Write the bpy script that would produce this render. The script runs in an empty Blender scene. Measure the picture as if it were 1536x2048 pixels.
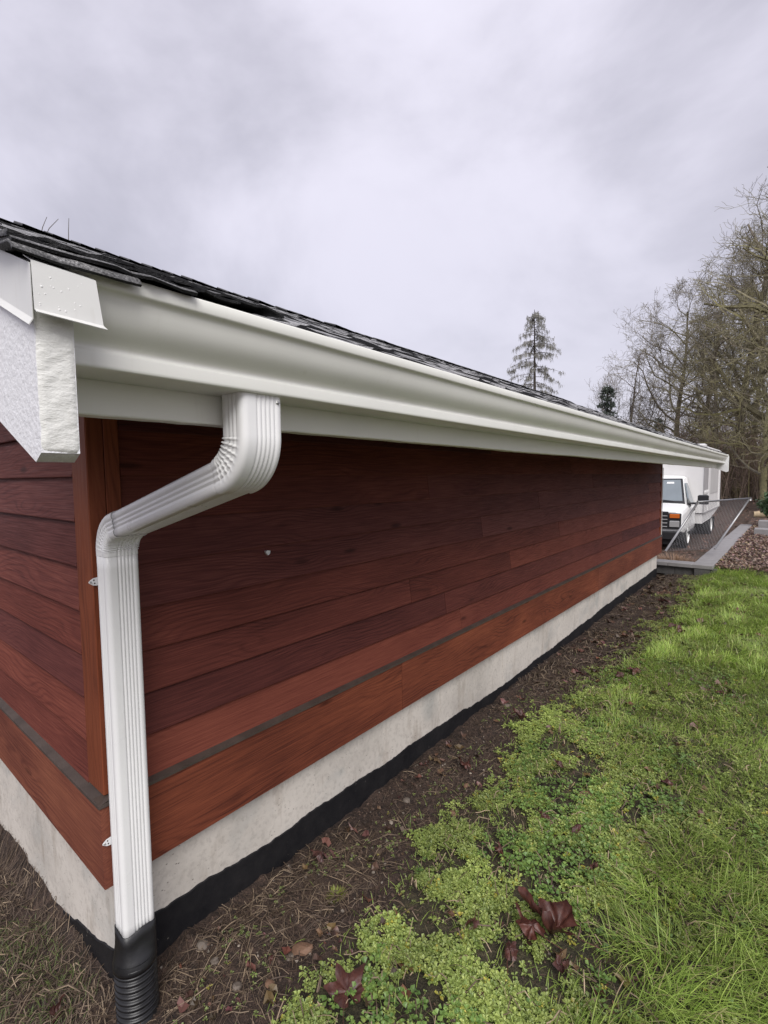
import bpy, math, random
import numpy as np
from mathutils import Matrix, Vector

rng = np.random.default_rng(11)
random.seed(11)
SC = bpy.context.scene
COL = SC.collection

# ------------------------------------------------------------------ camera
CAM = np.array([1.6704, -0.5838, 1.3246])
YAW, PITCH, ROLL = 0.6894, 0.0695, -0.0109
F = np.array([-math.sin(YAW) * math.cos(PITCH), math.cos(YAW) * math.cos(PITCH), -math.sin(PITCH)])
Rt0 = np.array([math.cos(YAW), math.sin(YAW), 0.0])
U0 = np.cross(Rt0, F)
Rt = math.cos(ROLL) * Rt0 + math.sin(ROLL) * U0
Up = -math.sin(ROLL) * Rt0 + math.cos(ROLL) * U0
cam = bpy.data.cameras.new('camera')
cam.sensor_fit = 'HORIZONTAL'
cam.sensor_width = 36.0
cam.lens = 36.0 * 989.2 / 1536.0
cam.clip_start = 0.02
cam.clip_end = 2000
camo = bpy.data.objects.new('camera', cam)
COL.objects.link(camo)
camo.matrix_world = Matrix(((Rt[0], Up[0], -F[0], CAM[0]), (Rt[1], Up[1], -F[1], CAM[1]),
                            (Rt[2], Up[2], -F[2], CAM[2]), (0, 0, 0, 1)))
SC.camera = camo

# ------------------------------------------------------------------ sky, sun, exposure
SUN_EL, SUN_AZ = math.radians(46), (0.74, -0.67)      # soft light from behind the camera, to the left
world = bpy.data.worlds.new('World')
SC.world = world
world.use_nodes = True
wn, wl = world.node_tree.nodes, world.node_tree.links
wn.clear()
w_out = wn.new('ShaderNodeOutputWorld')
w_add = wn.new('ShaderNodeAddShader')
w_bg1 = wn.new('ShaderNodeBackground')
w_bg2 = wn.new('ShaderNodeBackground')
w_sky = wn.new('ShaderNodeTexSky')
w_sky.sky_type = 'NISHITA'
w_sky.sun_disc = False
w_sky.sun_elevation = SUN_EL
w_sky.sun_rotation = math.atan2(SUN_AZ[0], SUN_AZ[1])
w_sky.air_density = 1.0
w_sky.dust_density = 4.0
w_bg1.inputs['Strength'].default_value = 0.012
wl.new(w_sky.outputs[0], w_bg1.inputs[0])
w_tc = wn.new('ShaderNodeTexCoord')
w_map = wn.new('ShaderNodeMapping')
w_map.inputs['Scale'].default_value = (1.0, 1.0, 1.6)
w_map.inputs['Location'].default_value = (3.1, 0.4, 0.9)
w_n1 = wn.new('ShaderNodeTexNoise')
w_n1.inputs['Scale'].default_value = 2.1
w_n1.inputs['Detail'].default_value = 6
w_n1.inputs['Roughness'].default_value = 0.52
w_n1.inputs['Distortion'].default_value = 0.25
w_rmp = wn.new('ShaderNodeValToRGB')
w_rmp.color_ramp.interpolation = 'EASE'
w_rmp.color_ramp.elements[0].position = 0.33
w_rmp.color_ramp.elements[0].color = (0.41, 0.395, 0.457, 1)
w_rmp.color_ramp.elements[1].position = 0.70
w_rmp.color_ramp.elements[1].color = (0.66, 0.635, 0.722, 1)
wl.new(w_tc.outputs['Generated'], w_map.inputs[0])
wl.new(w_map.outputs[0], w_n1.inputs['Vector'])
wl.new(w_n1.outputs[0], w_rmp.inputs[0])
# an overcast sky is brighter overhead than at the horizon
w_sep = wn.new('ShaderNodeSeparateXYZ')
wl.new(w_tc.outputs['Generated'], w_sep.inputs[0])
w_grad = wn.new('ShaderNodeMapRange')
w_grad.inputs['From Min'].default_value = 0.0
w_grad.inputs['From Max'].default_value = 1.0
w_grad.inputs['To Min'].default_value = 0.90
w_grad.inputs['To Max'].default_value = 1.32
wl.new(w_sep.outputs[2], w_grad.inputs[0])
w_mul = wn.new('ShaderNodeVectorMath')
w_mul.operation = 'SCALE'
wl.new(w_rmp.outputs[0], w_mul.inputs[0])
wl.new(w_grad.outputs[0], w_mul.inputs['Scale'])
wl.new(w_mul.outputs[0], w_bg2.inputs[0])
w_bg2.inputs['Strength'].default_value = 0.555
wl.new(w_bg1.outputs[0], w_add.inputs[0])
wl.new(w_bg2.outputs[0], w_add.inputs[1])
wl.new(w_add.outputs[0], w_out.inputs[0])

sun = bpy.data.lights.new('sun', 'SUN')
sun.energy = 1.5
sun.angle = math.radians(42)
sun.color = (1.0, 0.985, 0.96)
suno = bpy.data.objects.new('sun', sun)
COL.objects.link(suno)
sd = Vector((SUN_AZ[0] * math.cos(SUN_EL), SUN_AZ[1] * math.cos(SUN_EL), math.sin(SUN_EL)))
suno.rotation_euler = sd.to_track_quat('Z', 'Y').to_euler()
suno.location = (8, -8, 10)

SC.render.engine = 'CYCLES'
SC.cycles.max_bounces = 6
SC.view_settings.view_transform = 'Standard'
SC.view_settings.look = 'None'
SC.view_settings.exposure = 1.0
SC.view_settings.gamma = 1.0

# ------------------------------------------------------------------ mesh helpers
WORLD_LOC = {}


class MB:
    """collects verts and polygons of one mesh"""
    def __init__(s):
        s.v, s.f, s.c, s.g, s.n = [], [], [], [], 0

    def add(s, verts, faces, col=None, grain=None):
        verts = np.asarray(verts, float).reshape(-1, 3)
        fl = faces if isinstance(faces, list) else [faces]
        if isinstance(faces, list) and faces and not isinstance(faces[0], np.ndarray):
            groups = {}
            for f in faces:
                groups.setdefault(len(f), []).append(f)
            fl = [np.array(g) for g in groups.values()]
        for a in fl:
            s.f.append(np.asarray(a, np.int64) + s.n)
        s.v.append(verts)
        k = len(verts)
        if col is not None:
            c = np.asarray(col, float)
            s.c.append(np.broadcast_to(c, (k, 3)) if c.ndim == 1 else c)
        if grain is not None:
            s.g.append(np.asarray(grain, float))
        s.n += k
        return s

    def box(s, a, b, col=None):
        x0, y0, z0 = a
        x1, y1, z1 = b
        v = [(x0, y0, z0), (x1, y0, z0), (x1, y1, z0), (x0, y1, z0), (x0, y0, z1), (x1, y0, z1), (x1, y1, z1), (x0, y1, z1)]
        return s.add(v, [(0, 3, 2, 1), (4, 5, 6, 7), (0, 1, 5, 4), (1, 2, 6, 5), (2, 3, 7, 6), (3, 0, 4, 7)], col)

    def tube(s, pts, rad, n=6, col=None, cap=True):
        pts = np.asarray(pts, float)
        k = len(pts)
        rad = np.broadcast_to(np.asarray(rad, float), (k,))
        t = np.gradient(pts, axis=0)
        t /= np.linalg.norm(t, axis=1)[:, None] + 1e-12
        ref = np.array([0, 0, 1.0]) if abs(t[0][2]) < 0.9 else np.array([1.0, 0, 0])
        a = np.cross(t, ref)
        a /= np.linalg.norm(a, axis=1)[:, None] + 1e-12
        b = np.cross(t, a)
        an = np.arange(n) * 2 * math.pi / n
        ring = pts[:, None, :] + rad[:, None, None] * (np.cos(an)[None, :, None] * a[:, None, :] + np.sin(an)[None, :, None] * b[:, None, :])
        v = ring.reshape(-1, 3)
        i = np.arange(k - 1)[:, None] * n
        j = np.arange(n)[None, :]
        j2 = (j + 1) % n
        q = np.stack([i + j, i + j2, i + n + j2, i + n + j], -1).reshape(-1, 4)
        s.add(v, q, col)
        if cap:
            s.f.append(np.array([list(range(n))]) + s.n - k * n)
            s.f.append(np.array([list(range(n))[::-1]]) + s.n - n)
        return s

    def tubes(s, P, R, col, n=3):
        """many thin tubes at once: P (m, k, 3), R (m, k), col (m, 3)"""
        P, R, col = np.asarray(P, float), np.asarray(R, float), np.asarray(col, float)
        m_, k_ = R.shape
        t = np.gradient(P, axis=1)
        t /= np.linalg.norm(t, axis=2)[..., None] + 1e-12
        ref = np.where(np.abs(t[..., 2:3]) < 0.9, np.array([0, 0, 1.0]), np.array([1.0, 0, 0]))
        a = np.cross(t, ref)
        a /= np.linalg.norm(a, axis=2)[..., None] + 1e-12
        b = np.cross(t, a)
        an = np.arange(n) * 2 * math.pi / n
        V = P[:, :, None] + R[:, :, None, None] * (np.cos(an)[:, None] * a[:, :, None] + np.sin(an)[:, None] * b[:, :, None])
        base = np.arange(m_)[:, None, None] * (k_ * n) + np.arange(k_ - 1)[None, :, None] * n
        j = np.arange(n)[None, None, :]
        q = np.stack([base + j, base + (j + 1) % n, base + n + (j + 1) % n, base + n + j], -1).reshape(-1, 4)
        return s.add(V.reshape(-1, 3), q, np.repeat(col, k_ * n, 0))

    def extrude(s, poly, axis, lo, hi, col=None):
        """closed 2-D polygon extruded along axis; poly is given in the other two axes, in order"""
        poly = np.asarray(poly, float)
        n = len(poly)
        o = [i for i in range(3) if i != axis]
        v = np.zeros((2 * n, 3))
        for h, val in ((0, lo), (1, hi)):
            v[h * n:(h + 1) * n, o[0]] = poly[:, 0]
            v[h * n:(h + 1) * n, o[1]] = poly[:, 1]
            v[h * n:(h + 1) * n, axis] = val
        fs = [tuple(range(n)), tuple(range(2 * n - 1, n - 1, -1))]
        fs += [(i, n + i, n + (i + 1) % n, (i + 1) % n) for i in range(n)]
        return s.add(v, fs, col)

    def mesh(s, name, mat, smooth=False, origin=None):
        v = np.concatenate(s.v)
        if origin is not None:
            v = v - np.asarray(origin, float)
        me = bpy.data.meshes.new(name)
        me.vertices.add(len(v))
        me.vertices.foreach_set('co', v.astype(np.float32).ravel())
        loops = np.concatenate([a.ravel() for a in s.f])
        tot = np.concatenate([np.full(len(a), a.shape[1]) for a in s.f])
        start = np.concatenate([[0], np.cumsum(tot)[:-1]])
        me.loops.add(len(loops))
        me.loops.foreach_set('vertex_index', loops.astype(np.int32))
        me.polygons.add(len(tot))
        me.polygons.foreach_set('loop_start', start.astype(np.int32))
        me.polygons.foreach_set('use_smooth', np.full(len(tot), bool(smooth)))
        me.update(calc_edges=True)
        if s.c:
            c = np.concatenate(s.c)
            at = me.attributes.new('col', 'FLOAT_COLOR', 'POINT')
            at.data.foreach_set('color', np.concatenate([c, np.ones((len(c), 1))], 1).astype(np.float32).ravel())
        if s.g:
            g = np.concatenate(s.g)
            at = me.attributes.new('grain', 'FLOAT_VECTOR', 'POINT')
            at.data.foreach_set('vector', g.astype(np.float32).ravel())
        me.materials.append(mat)
        return me

    def build(s, name, mat, parent=None, smooth=False, origin=(0, 0, 0)):
        me = s.mesh(name, mat, smooth, origin)
        return link(name, me, parent, origin)


def link(name, me, parent=None, loc=(0, 0, 0), rot=None):
    o = bpy.data.objects.new(name, me)
    COL.objects.link(o)
    loc = np.asarray(loc, float)
    WORLD_LOC[o.name] = loc
    if parent is not None:
        o.parent = parent
        o.location = loc - WORLD_LOC[parent.name]
    else:
        o.location = loc
    if rot is not None:
        o.rotation_euler = rot
    return o


def empty(name, loc):
    return link(name, None, None, loc)


def tag(o, label=None, cat=None, group=None, kind=None):
    if label: o['label'] = label
    if cat: o['category'] = cat
    if group: o['group'] = group
    if kind: o['kind'] = kind
    return o


def vhash(ix, iy, s):
    h = (ix.astype(np.int64) * 374761393 + iy.astype(np.int64) * 668265263 + s * 1442695041) & 0x7fffffff
    h = ((h ^ (h >> 13)) * 1274126177) & 0x7fffffff
    return ((h ^ (h >> 16)) & 0xffff) / 65535.0


def vnoise(x, y, s=0):
    x, y = np.broadcast_arrays(np.asarray(x, float), np.asarray(y, float))
    ix, iy = np.floor(x), np.floor(y)
    fx, fy = x - ix, y - iy
    fx, fy = fx * fx * (3 - 2 * fx), fy * fy * (3 - 2 * fy)
    a = vhash(ix, iy, s); b = vhash(ix + 1, iy, s); c = vhash(ix, iy + 1, s); d = vhash(ix + 1, iy + 1, s)
    return (a * (1 - fx) + b * fx) * (1 - fy) + (c * (1 - fx) + d * fx) * fy


def fbm(x, y, s=0, o=4):
    r, a, t = 0, 0.5, 0
    for i in range(o):
        r = r + a * vnoise(x * 2 ** i, y * 2 ** i, s + i)
        t += a
        a *= 0.5
    return r / t


def sstep(a, b, x):
    t = np.clip((x - a) / (b - a), 0, 1)
    return t * t * (3 - 2 * t)


# ------------------------------------------------------------------ materials
def new_mat(name):
    m = bpy.data.materials.new(name)
    m.use_nodes = True
    nt = m.node_tree
    return m, nt.nodes, nt.links, nt.nodes['Principled BSDF']


def mixrgb(N, L, fac, a, b, mode='MIX'):
    n = N.new('ShaderNodeMix')
    n.data_type = 'RGBA'
    n.blend_type = mode
    for sock, val in ((n.inputs[0], fac), (n.inputs[6], a), (n.inputs[7], b)):
        if isinstance(val, bpy.types.NodeSocket):
            L.new(val, sock)
        else:
            sock.default_value = val if not isinstance(val, tuple) else (*val, 1)[:4]
    return n.outputs[2]


def noise(N, L, vec, scale, detail=4, rough=0.55, dist=0.0):
    n = N.new('ShaderNodeTexNoise')
    n.inputs['Scale'].default_value = scale
    n.inputs['Detail'].default_value = detail
    n.inputs['Roughness'].default_value = rough
    n.inputs['Distortion'].default_value = dist
    if vec is not None:
        L.new(vec, n.inputs['Vector'])
    return n.outputs[0]


def ramp(N, L, val, stops):
    r = N.new('ShaderNodeValToRGB')
    e = r.color_ramp.elements
    while len(e) < len(stops):
        e.new(0.5)
    for el, (p, c) in zip(e, stops):
        el.position = p
        el.color = (*c, 1) if isinstance(c, tuple) else (c, c, c, 1)
    L.new(val, r.inputs[0])
    return r.outputs[0]


def mth(N, L, op, a, b=None, c=None):
    n = N.new('ShaderNodeMath')
    n.operation = op
    for i, v in enumerate((a, b, c)):
        if v is None: continue
        if isinstance(v, bpy.types.NodeSocket):
            L.new(v, n.inputs[i])
        else:
            n.inputs[i].default_value = v
    return n.outputs[0]


def bump(N, L, B, h, strength, dist):
    b = N.new('ShaderNodeBump')
    b.inputs['Strength'].default_value = strength
    b.inputs['Distance'].default_value = dist
    L.new(h, b.inputs['Height'])
    L.new(b.outputs[0], B.inputs['Normal'])


def objcoord(N):
    return N.new('ShaderNodeTexCoord').outputs['Object']


def mapping(N, L, vec, scale):
    m = N.new('ShaderNodeMapping')
    m.inputs['Scale'].default_value = scale
    L.new(vec, m.inputs[0])
    return m.outputs[0]


def mat_plain(name, col, rough=0.5, metal=0.0, var=0.12, vscale=6.0, bmp=0.0, bscale=80.0):
    m, N, L, B = new_mat(name)
    oc = objcoord(N)
    n = noise(N, L, oc, vscale, 5)
    c = ramp(N, L, n, [(0.25, tuple(x * (1 - var) for x in col)), (0.75, tuple(min(1, x * (1 + var)) for x in col))])
    L.new(c, B.inputs['Base Color'])
    B.inputs['Roughness'].default_value = rough
    B.inputs['Metallic'].default_value = metal
    if bmp:
        bump(N, L, B, noise(N, L, oc, bscale, 3), bmp, 0.002)
    return m


def mat_attr(name, rough=0.6, mul_scale=None, transl=0.0, bmp=0.0):
    m, N, L, B = new_mat(name)
    a = N.new('ShaderNodeAttribute')
    a.attribute_name = 'col'
    c = a.outputs['Color']
    if mul_scale:
        n = noise(N, L, objcoord(N), mul_scale, 4)
        c = mixrgb(N, L, 1.0, c, ramp(N, L, n, [(0.3, 0.65), (0.7, 1.3)]), 'MULTIPLY')
    L.new(c, B.inputs['Base Color'])
    B.inputs['Roughness'].default_value = rough
    if transl:
        t = N.new('ShaderNodeBsdfTranslucent')
        L.new(c, t.inputs[0])
        ms = N.new('ShaderNodeMixShader')
        ms.inputs[0].default_value = transl
        L.new(B.outputs[0], ms.inputs[1])
        L.new(t.outputs[0], ms.inputs[2])
        L.new(ms.outputs[0], N['Material Output'].inputs[0])
    if bmp:
        bump(N, L, B, noise(N, L, objcoord(N), 60, 4), bmp, 0.004)
    return m


def mat_wood(name, light, mid, dark, rough=0.5, fine=0.5, band=0.5, blotch=0.5):
    """stained cedar: contour-like growth rings, fine fibre and the odd knot, laid out along each board"""
    m, N, L, B = new_mat(name)
    a = N.new('ShaderNodeAttribute')
    a.attribute_name = 'grain'
    g = a.outputs['Vector']
    oi = N.new('ShaderNodeObjectInfo').outputs['Random']
    cmb = N.new('ShaderNodeCombineXYZ')
    L.new(mth(N, L, 'MULTIPLY', oi, 37.0), cmb.inputs[0])
    L.new(mth(N, L, 'MULTIPLY', oi, 11.0), cmb.inputs[1])
    va = N.new('ShaderNodeVectorMath')
    va.operation = 'ADD'
    L.new(g, va.inputs[0])
    L.new(cmb.outputs[0], va.inputs[1])
    g2 = va.outputs[0]
    sep = N.new('ShaderNodeSeparateXYZ')
    L.new(g2, sep.inputs[0])
    # knots
    vk = N.new('ShaderNodeTexVoronoi')
    vk.inputs['Scale'].default_value = 1.0
    L.new(mapping(N, L, g2, (1.5, 6.0, 1.0)), vk.inputs['Vector'])
    kd = vk.outputs['Distance']
    knot = ramp(N, L, kd, [(0.035, 1.0), (0.095, 0.0)])
    low = noise(N, L, mapping(N, L, g2, (1.1, 5.0, 5.0)), 1.0, 2, 0.5)
    u = mth(N, L, 'MULTIPLY_ADD', sep.outputs[1], 330.0, mth(N, L, 'MULTIPLY', low, 95.0))
    u = mth(N, L, 'ADD', u, mth(N, L, 'MULTIPLY', mth(N, L, 'EXPONENT', mth(N, L, 'MULTIPLY', kd, -7.0)), 14.0))
    sn = mth(N, L, 'MULTIPLY_ADD', mth(N, L, 'SINE', u), 0.5, 0.5)
    sn = mth(N, L, 'POWER', sn, 3.0)
    fib = noise(N, L, mapping(N, L, g2, (5.0, 250.0, 60.0)), 1.0, 4, 0.6)
    blo = noise(N, L, mapping(N, L, g2, (1.6, 4.5, 4.0)), 1.0, 4, 0.6)
    v = mth(N, L, 'MULTIPLY', mth(N, L, 'SUBTRACT', fib, 0.5), fine)
    v = mth(N, L, 'MULTIPLY_ADD', mth(N, L, 'SUBTRACT', blo, 0.5), blotch * 1.6, v)
    msk = ramp(N, L, noise(N, L, mapping(N, L, g2, (0.9, 3.0, 3.0)), 1.0, 2), [(0.42, 0.15), (0.62, 1.3)])
    v = mth(N, L, 'MULTIPLY_ADD', mth(N, L, 'MULTIPLY', sn, msk), -0.4 * band, v)
    v = mth(N, L, 'ADD', v, mth(N, L, 'MULTIPLY_ADD', oi, 0.30, 0.40))
    c = ramp(N, L, v, [(0.12, dark), (0.5, mid), (0.92, light)])
    c = mixrgb(N, L, mth(N, L, 'MULTIPLY', knot, 0.6), c, tuple(x * 0.22 for x in dark))
    tnt = ramp(N, L, mth(N, L, 'FRACT', mth(N, L, 'MULTIPLY', oi, 7.13)), [(0.0, (0.78, 0.86, 1.02)), (0.45, (1.0, 1.0, 1.0)), (1.0, (1.08, 1.02, 0.92))])
    c = mixrgb(N, L, 1.0, c, tnt, 'MULTIPLY')
    L.new(c, B.inputs['Base Color'])
    L.new(ramp(N, L, fib, [(0.3, rough + 0.12), (0.7, rough - 0.06)]), B.inputs['Roughness'])
    B.inputs['Specular IOR Level'].default_value = 0.14
    h = mth(N, L, 'MULTIPLY_ADD', sn, 0.35, fib)
    bump(N, L, B, h, 0.35, 0.0015)
    return m


M = {}
M['siding'] = mat_wood('stained_siding', (0.235, 0.074, 0.052), (0.128, 0.036, 0.028), (0.052, 0.0150, 0.0135), 0.58, 0.85, 0.36, 0.32)
M['trim'] = mat_wood('stained_trim', (0.32, 0.108, 0.055), (0.180, 0.054, 0.032), (0.068, 0.021, 0.016), 0.58, 0.9, 0.5, 0.46)
M['post'] = mat_wood('stained_post', (0.29, 0.095, 0.042), (0.19, 0.054, 0.026), (0.09, 0.026, 0.014), 0.52, 0.6, 0.4, 0.4)


def mat_white(name, col, rough, bstr, bscale, bdist=0.002, stain=0.1, stretch=(1, 1, 1)):
    m, N, L, B = new_mat(name)
    oc = objcoord(N)
    n = noise(N, L, oc, 3.0, 6, 0.6)
    c = ramp(N, L, n, [(0.2, tuple(x * (1 - stain) for x in col)), (0.7, col)])
    n3 = noise(N, L, mapping(N, L, oc, (40, 40, 6)), 1.0, 4, 0.6)
    c = mixrgb(N, L, ramp(N, L, n3, [(0.62, 0.0), (0.8, stain * 1.5)]), c, tuple(x * y for x, y in zip(col, (0.55, 0.5, 0.42))))
    L.new(c, B.inputs['Base Color'])
    L.new(ramp(N, L, n, [(0.3, rough * 0.85), (0.7, rough * 1.15)]), B.inputs['Roughness'])
    if bstr:
        v = mapping(N, L, oc, stretch)
        bump(N, L, B, noise(N, L, v, bscale, 5, 0.6), bstr, bdist)
    return m


M['gutter'] = mat_white('white_enamel_gutter', (0.84, 0.84, 0.78), 0.34, 0.06, 25, 0.002, 0.10)
M['spout'] = mat_white('white_enamel_downspout', (0.84, 0.84, 0.83), 0.30, 0.12, 260, 0.0006, 0.09)
M['fascia'] = mat_white('painted_fascia', (0.84, 0.84, 0.77), 0.5, 0.22, 70, 0.0015, 0.08, (0.4, 0.15, 3))
M['barge'] = mat_white('painted_rough_sawn', (0.80, 0.80, 0.82), 0.55, 0.75, 95, 0.004, 0.05)
M['barge_end'] = mat_white('painted_end_grain', (0.78, 0.78, 0.74), 0.55, 0.5, 60, 0.005, 0.14, (1, 1.2, 2.4))
M['flash'] = mat_white('white_flashing', (0.76, 0.76, 0.73), 0.33, 0.03, 30, 0.002, 0.2)
M['drip'] = mat_plain('grey_drip_cap', (0.066, 0.050, 0.042), 0.5, 0.0, 0.35, 9)
M['membrane'] = None


def mat_concrete():
    m, N, L, B = new_mat('foundation_concrete')
    oc = objcoord(N)
    n1 = noise(N, L, oc, 2.2, 6, 0.65)
    n2 = noise(N, L, oc, 45, 4, 0.7)
    vo = N.new('ShaderNodeTexVoronoi')
    vo.inputs['Scale'].default_value = 55
    L.new(mapping(N, L, oc, (1, 0.8, 1.3)), vo.inputs['Vector'])
    c = ramp(N, L, n1, [(0.3, (0.46, 0.425, 0.38)), (0.52, (0.62, 0.575, 0.515)), (0.75, (0.70, 0.65, 0.585))])
    n5 = noise(N, L, oc, 3.4, 3, 0.5, 0.6)
    c = mixrgb(N, L, ramp(N, L, n5, [(0.54, 0.0), (0.70, 0.5)]), c, (0.37, 0.38, 0.36))
    n6 = noise(N, L, mapping(N, L, oc, (9, 9, 2.5)), 1.0, 5, 0.65)
    c = mixrgb(N, L, ramp(N, L, n6, [(0.55, 0.0), (0.75, 0.6)]), c, (0.30, 0.24, 0.18))
    c = mixrgb(N, L, ramp(N, L, n2, [(0.35, 0.28), (0.5, 0.0)]), c, (0.25, 0.22, 0.19))
    pit = ramp(N, L, vo.outputs['Distance'], [(0.10, 1.0), (0.2, 0.0)])
    n4 = noise(N, L, oc, 14, 2, 0.5)
    pit = mth(N, L, 'MULTIPLY', pit, ramp(N, L, n4, [(0.52, 0.0), (0.6, 1.0)]))
    c = mixrgb(N, L, mth(N, L, 'MULTIPLY', pit, 0.8), c, (0.12, 0.1, 0.085))
    L.new(c, B.inputs['Base Color'])
    B.inputs['Roughness'].default_value = 0.8
    bump(N, L, B, mth(N, L, 'SUBTRACT', n2, pit), 0.4, 0.003)
    return m


M['concrete'] = mat_concrete()


def mat_membrane():
    m, N, L, B = new_mat('black_waterproofing')
    oc = objcoord(N)
    n = noise(N, L, oc, 9, 6, 0.7)
    c = ramp(N, L, n, [(0.3, (0.006, 0.006, 0.008)), (0.7, (0.02, 0.019, 0.02))])
    n2 = noise(N, L, oc, 30, 5, 0.75)
    sp = mth(N, L, 'MULTIPLY', ramp(N, L, n2, [(0.66, 0.0), (0.72, 1.0)]), ramp(N, L, noise(N, L, oc, 2.6, 2), [(0.5, 0.0), (0.62, 1.0)]))
    c = mixrgb(N, L, mth(N, L, 'MULTIPLY', sp, 0.75), c, (0.5, 0.46, 0.4))
    L.new(c, B.inputs['Base Color'])
    B.inputs['Roughness'].default_value = 0.62
    B.inputs['Specular IOR Level'].default_value = 0.25
    bump(N, L, B, n2, 0.5, 0.004)
    return m


M['membrane'] = mat_membrane()


def mat_shingle():
    m, N, L, B = new_mat('wet_asphalt_shingle')
    oc = objcoord(N)
    a = N.new('ShaderNodeAttribute')
    a.attribute_name = 'col'
    n = noise(N, L, oc, 260, 3, 0.7)
    n2 = noise(N, L, oc, 9, 4, 0.6)
    c = mixrgb(N, L, 1.0, a.outputs['Color'], ramp(N, L, n, [(0.34, 0.25), (0.52, 0.9), (0.72, 2.4)]), 'MULTIPLY')
    c = mixrgb(N, L, 1.0, c, ramp(N, L, n2, [(0.3, 0.5), (0.7, 1.35)]), 'MULTIPLY')
    L.new(c, B.inputs['Base Color'])
    B.inputs['Roughness'].default_value = 0.55
    B.inputs['Specular IOR Level'].default_value = 0.35
    bump(N, L, B, n, 0.9, 0.003)
    return m


M['shingle'] = mat_shingle()
M['dark_wood'] = mat_plain('sheathing_wood', (0.07, 0.045, 0.03), 0.8, 0, 0.3, 12)
M['galv'] = mat_plain('galvanised_steel', (0.36, 0.36, 0.36), 0.42, 0.7, 0.15, 20)
M['white_metal'] = mat_plain('white_painted_strap', (0.76, 0.77, 0.78), 0.35, 0, 0.05, 20)
M['screw'] = mat_plain('screw_steel', (0.42, 0.42, 0.41), 0.3, 0.9, 0.1, 50)
M['black_plastic'] = mat_plain('black_corrugated_plastic', (0.012, 0.012, 0.013), 0.36, 0, 0.5, 14, 0.25, 60)
M['ground'], N, L, B = new_mat('soil_ground')
a_ = N.new('ShaderNodeAttribute')
a_.attribute_name = 'col'
oc = objcoord(N)
n1 = noise(N, L, oc, 34, 6, 0.7)
n2 = noise(N, L, oc, 170, 4, 0.7)
c = mixrgb(N, L, 1.0, a_.outputs['Color'], ramp(N, L, n1, [(0.34, 0.35), (0.55, 1.0), (0.72, 1.7)]), 'MULTIPLY')
c = mixrgb(N, L, 1.0, c, ramp(N, L, n2, [(0.34, 0.45), (0.55, 1.0), (0.72, 2.0)]), 'MULTIPLY')
L.new(c, B.inputs['Base Color'])
B.inputs['Roughness'].default_value = 0.75
bump(N, L, B, mth(N, L, 'MULTIPLY_ADD', n1, 1.6, n2), 1.0, 0.008)
M['leafy'] = mat_attr('small_green_leaves', 0.42, None, 0.22)
M['grass'] = mat_attr('grass_blades', 0.45, None, 0.25)
M['straw'] = mat_attr('dry_straw', 0.7, None, 0.0)
M['crumb'] = mat_attr('soil_crumbs', 0.8, 40, 0.0, 0.4)
M['mulch'] = mat_attr('wood_chip_mulch', 0.6, None, 0.0)
M['bark'] = mat_attr('tree_bark', 0.85, 8, 0.0)
M['needles'] = mat_attr('conifer_needles', 0.6, None, 0.15)
M['brush'] = mat_attr('bare_brush', 0.85, None, 0.0)

# ------------------------------------------------------------------ the ground
WALL_L = 8.862
XB_Y = [-1, 0.1, 0.3, 0.47, 0.92, 1.17, 1.7, 2.2, 2.68, 3.6, 4.75, 6.0, 7.5, 12]
XB_X = [0.52, 0.52, 0.50, 0.50, 0.57, 0.48, 0.46, 0.45, 0.43, 0.48, 0.58, 0.64, 0.56, 0.4]


def veg(x, y):
    """0 on the bare soil along the wall, 1 on the lawn"""
    xb = np.interp(y, XB_Y, XB_X)
    n = fbm(x * 5 + 3, y * 4, 5) - 0.5
    return sstep(-0.12, 0.14, x - xb + n * 0.62)


def road_z(y):
    return np.interp(y, [-50, 9.2, 10.2, 12.8, 19, 34, 60, 130], [-0.8, -0.30, -0.32, -0.82, -0.82, -0.25, 0.0, 1.5])


def gz(x, y, fine=True):
    x, y = np.broadcast_arrays(np.asarray(x, float), np.asarray(y, float))
    z = -0.392 + 0.105 * sstep(0.0, 1.1, x) + 0.02 * sstep(1.2, 3.0, x)
    z = z - 0.065 * sstep(0.35, -0.25, y) * (1 - sstep(0.1, 0.9, x))
    gs = sstep(0.12, -0.02, y) * sstep(0.0, -0.2, x)
    z = z + gs * 0.125 * np.clip(x, -2.2, 0)
    z = z - 0.02 * sstep(0.12, 0.0, x) * sstep(0.2, 0.6, y)
    right = -0.235 + 0.03 * sstep(10, 14, y)
    right = np.where(y > 24, right + (road_z(y) - right) * sstep(24, 36, y), right)
    yard = road_z(y)
    far = yard + (right - yard) * sstep(0.56, 0.66, x)
    z = z + (far - z) * sstep(9.0, 9.12, y)
    z = z - 0.25 * sstep(-3.7, -8, x) * sstep(9, 5, y)
    if fine:
        near = sstep(14, 8, y) * sstep(-3, -2, x) * sstep(5, 3, x)
        bare = 1 - veg(x, y)
        n = (fbm(x * 3.2, y * 3.2, 1) - 0.5) * 0.05 + (fbm(x * 14, y * 14, 2) - 0.5) * (0.018 + 0.02 * bare) \
            + (fbm(x * 45, y * 45, 3, 3) - 0.5) * 0.014 * bare
        z = z + n * (0.25 + 0.75 * near)
    return z


def axis_coords(segs):
    out = [segs[0][0]]
    for a, b, st in segs:
        n = max(1, int(round((b - a) / st)))
        out += list(np.linspace(a, b, n + 1)[1:])
    return np.array(out)


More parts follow.
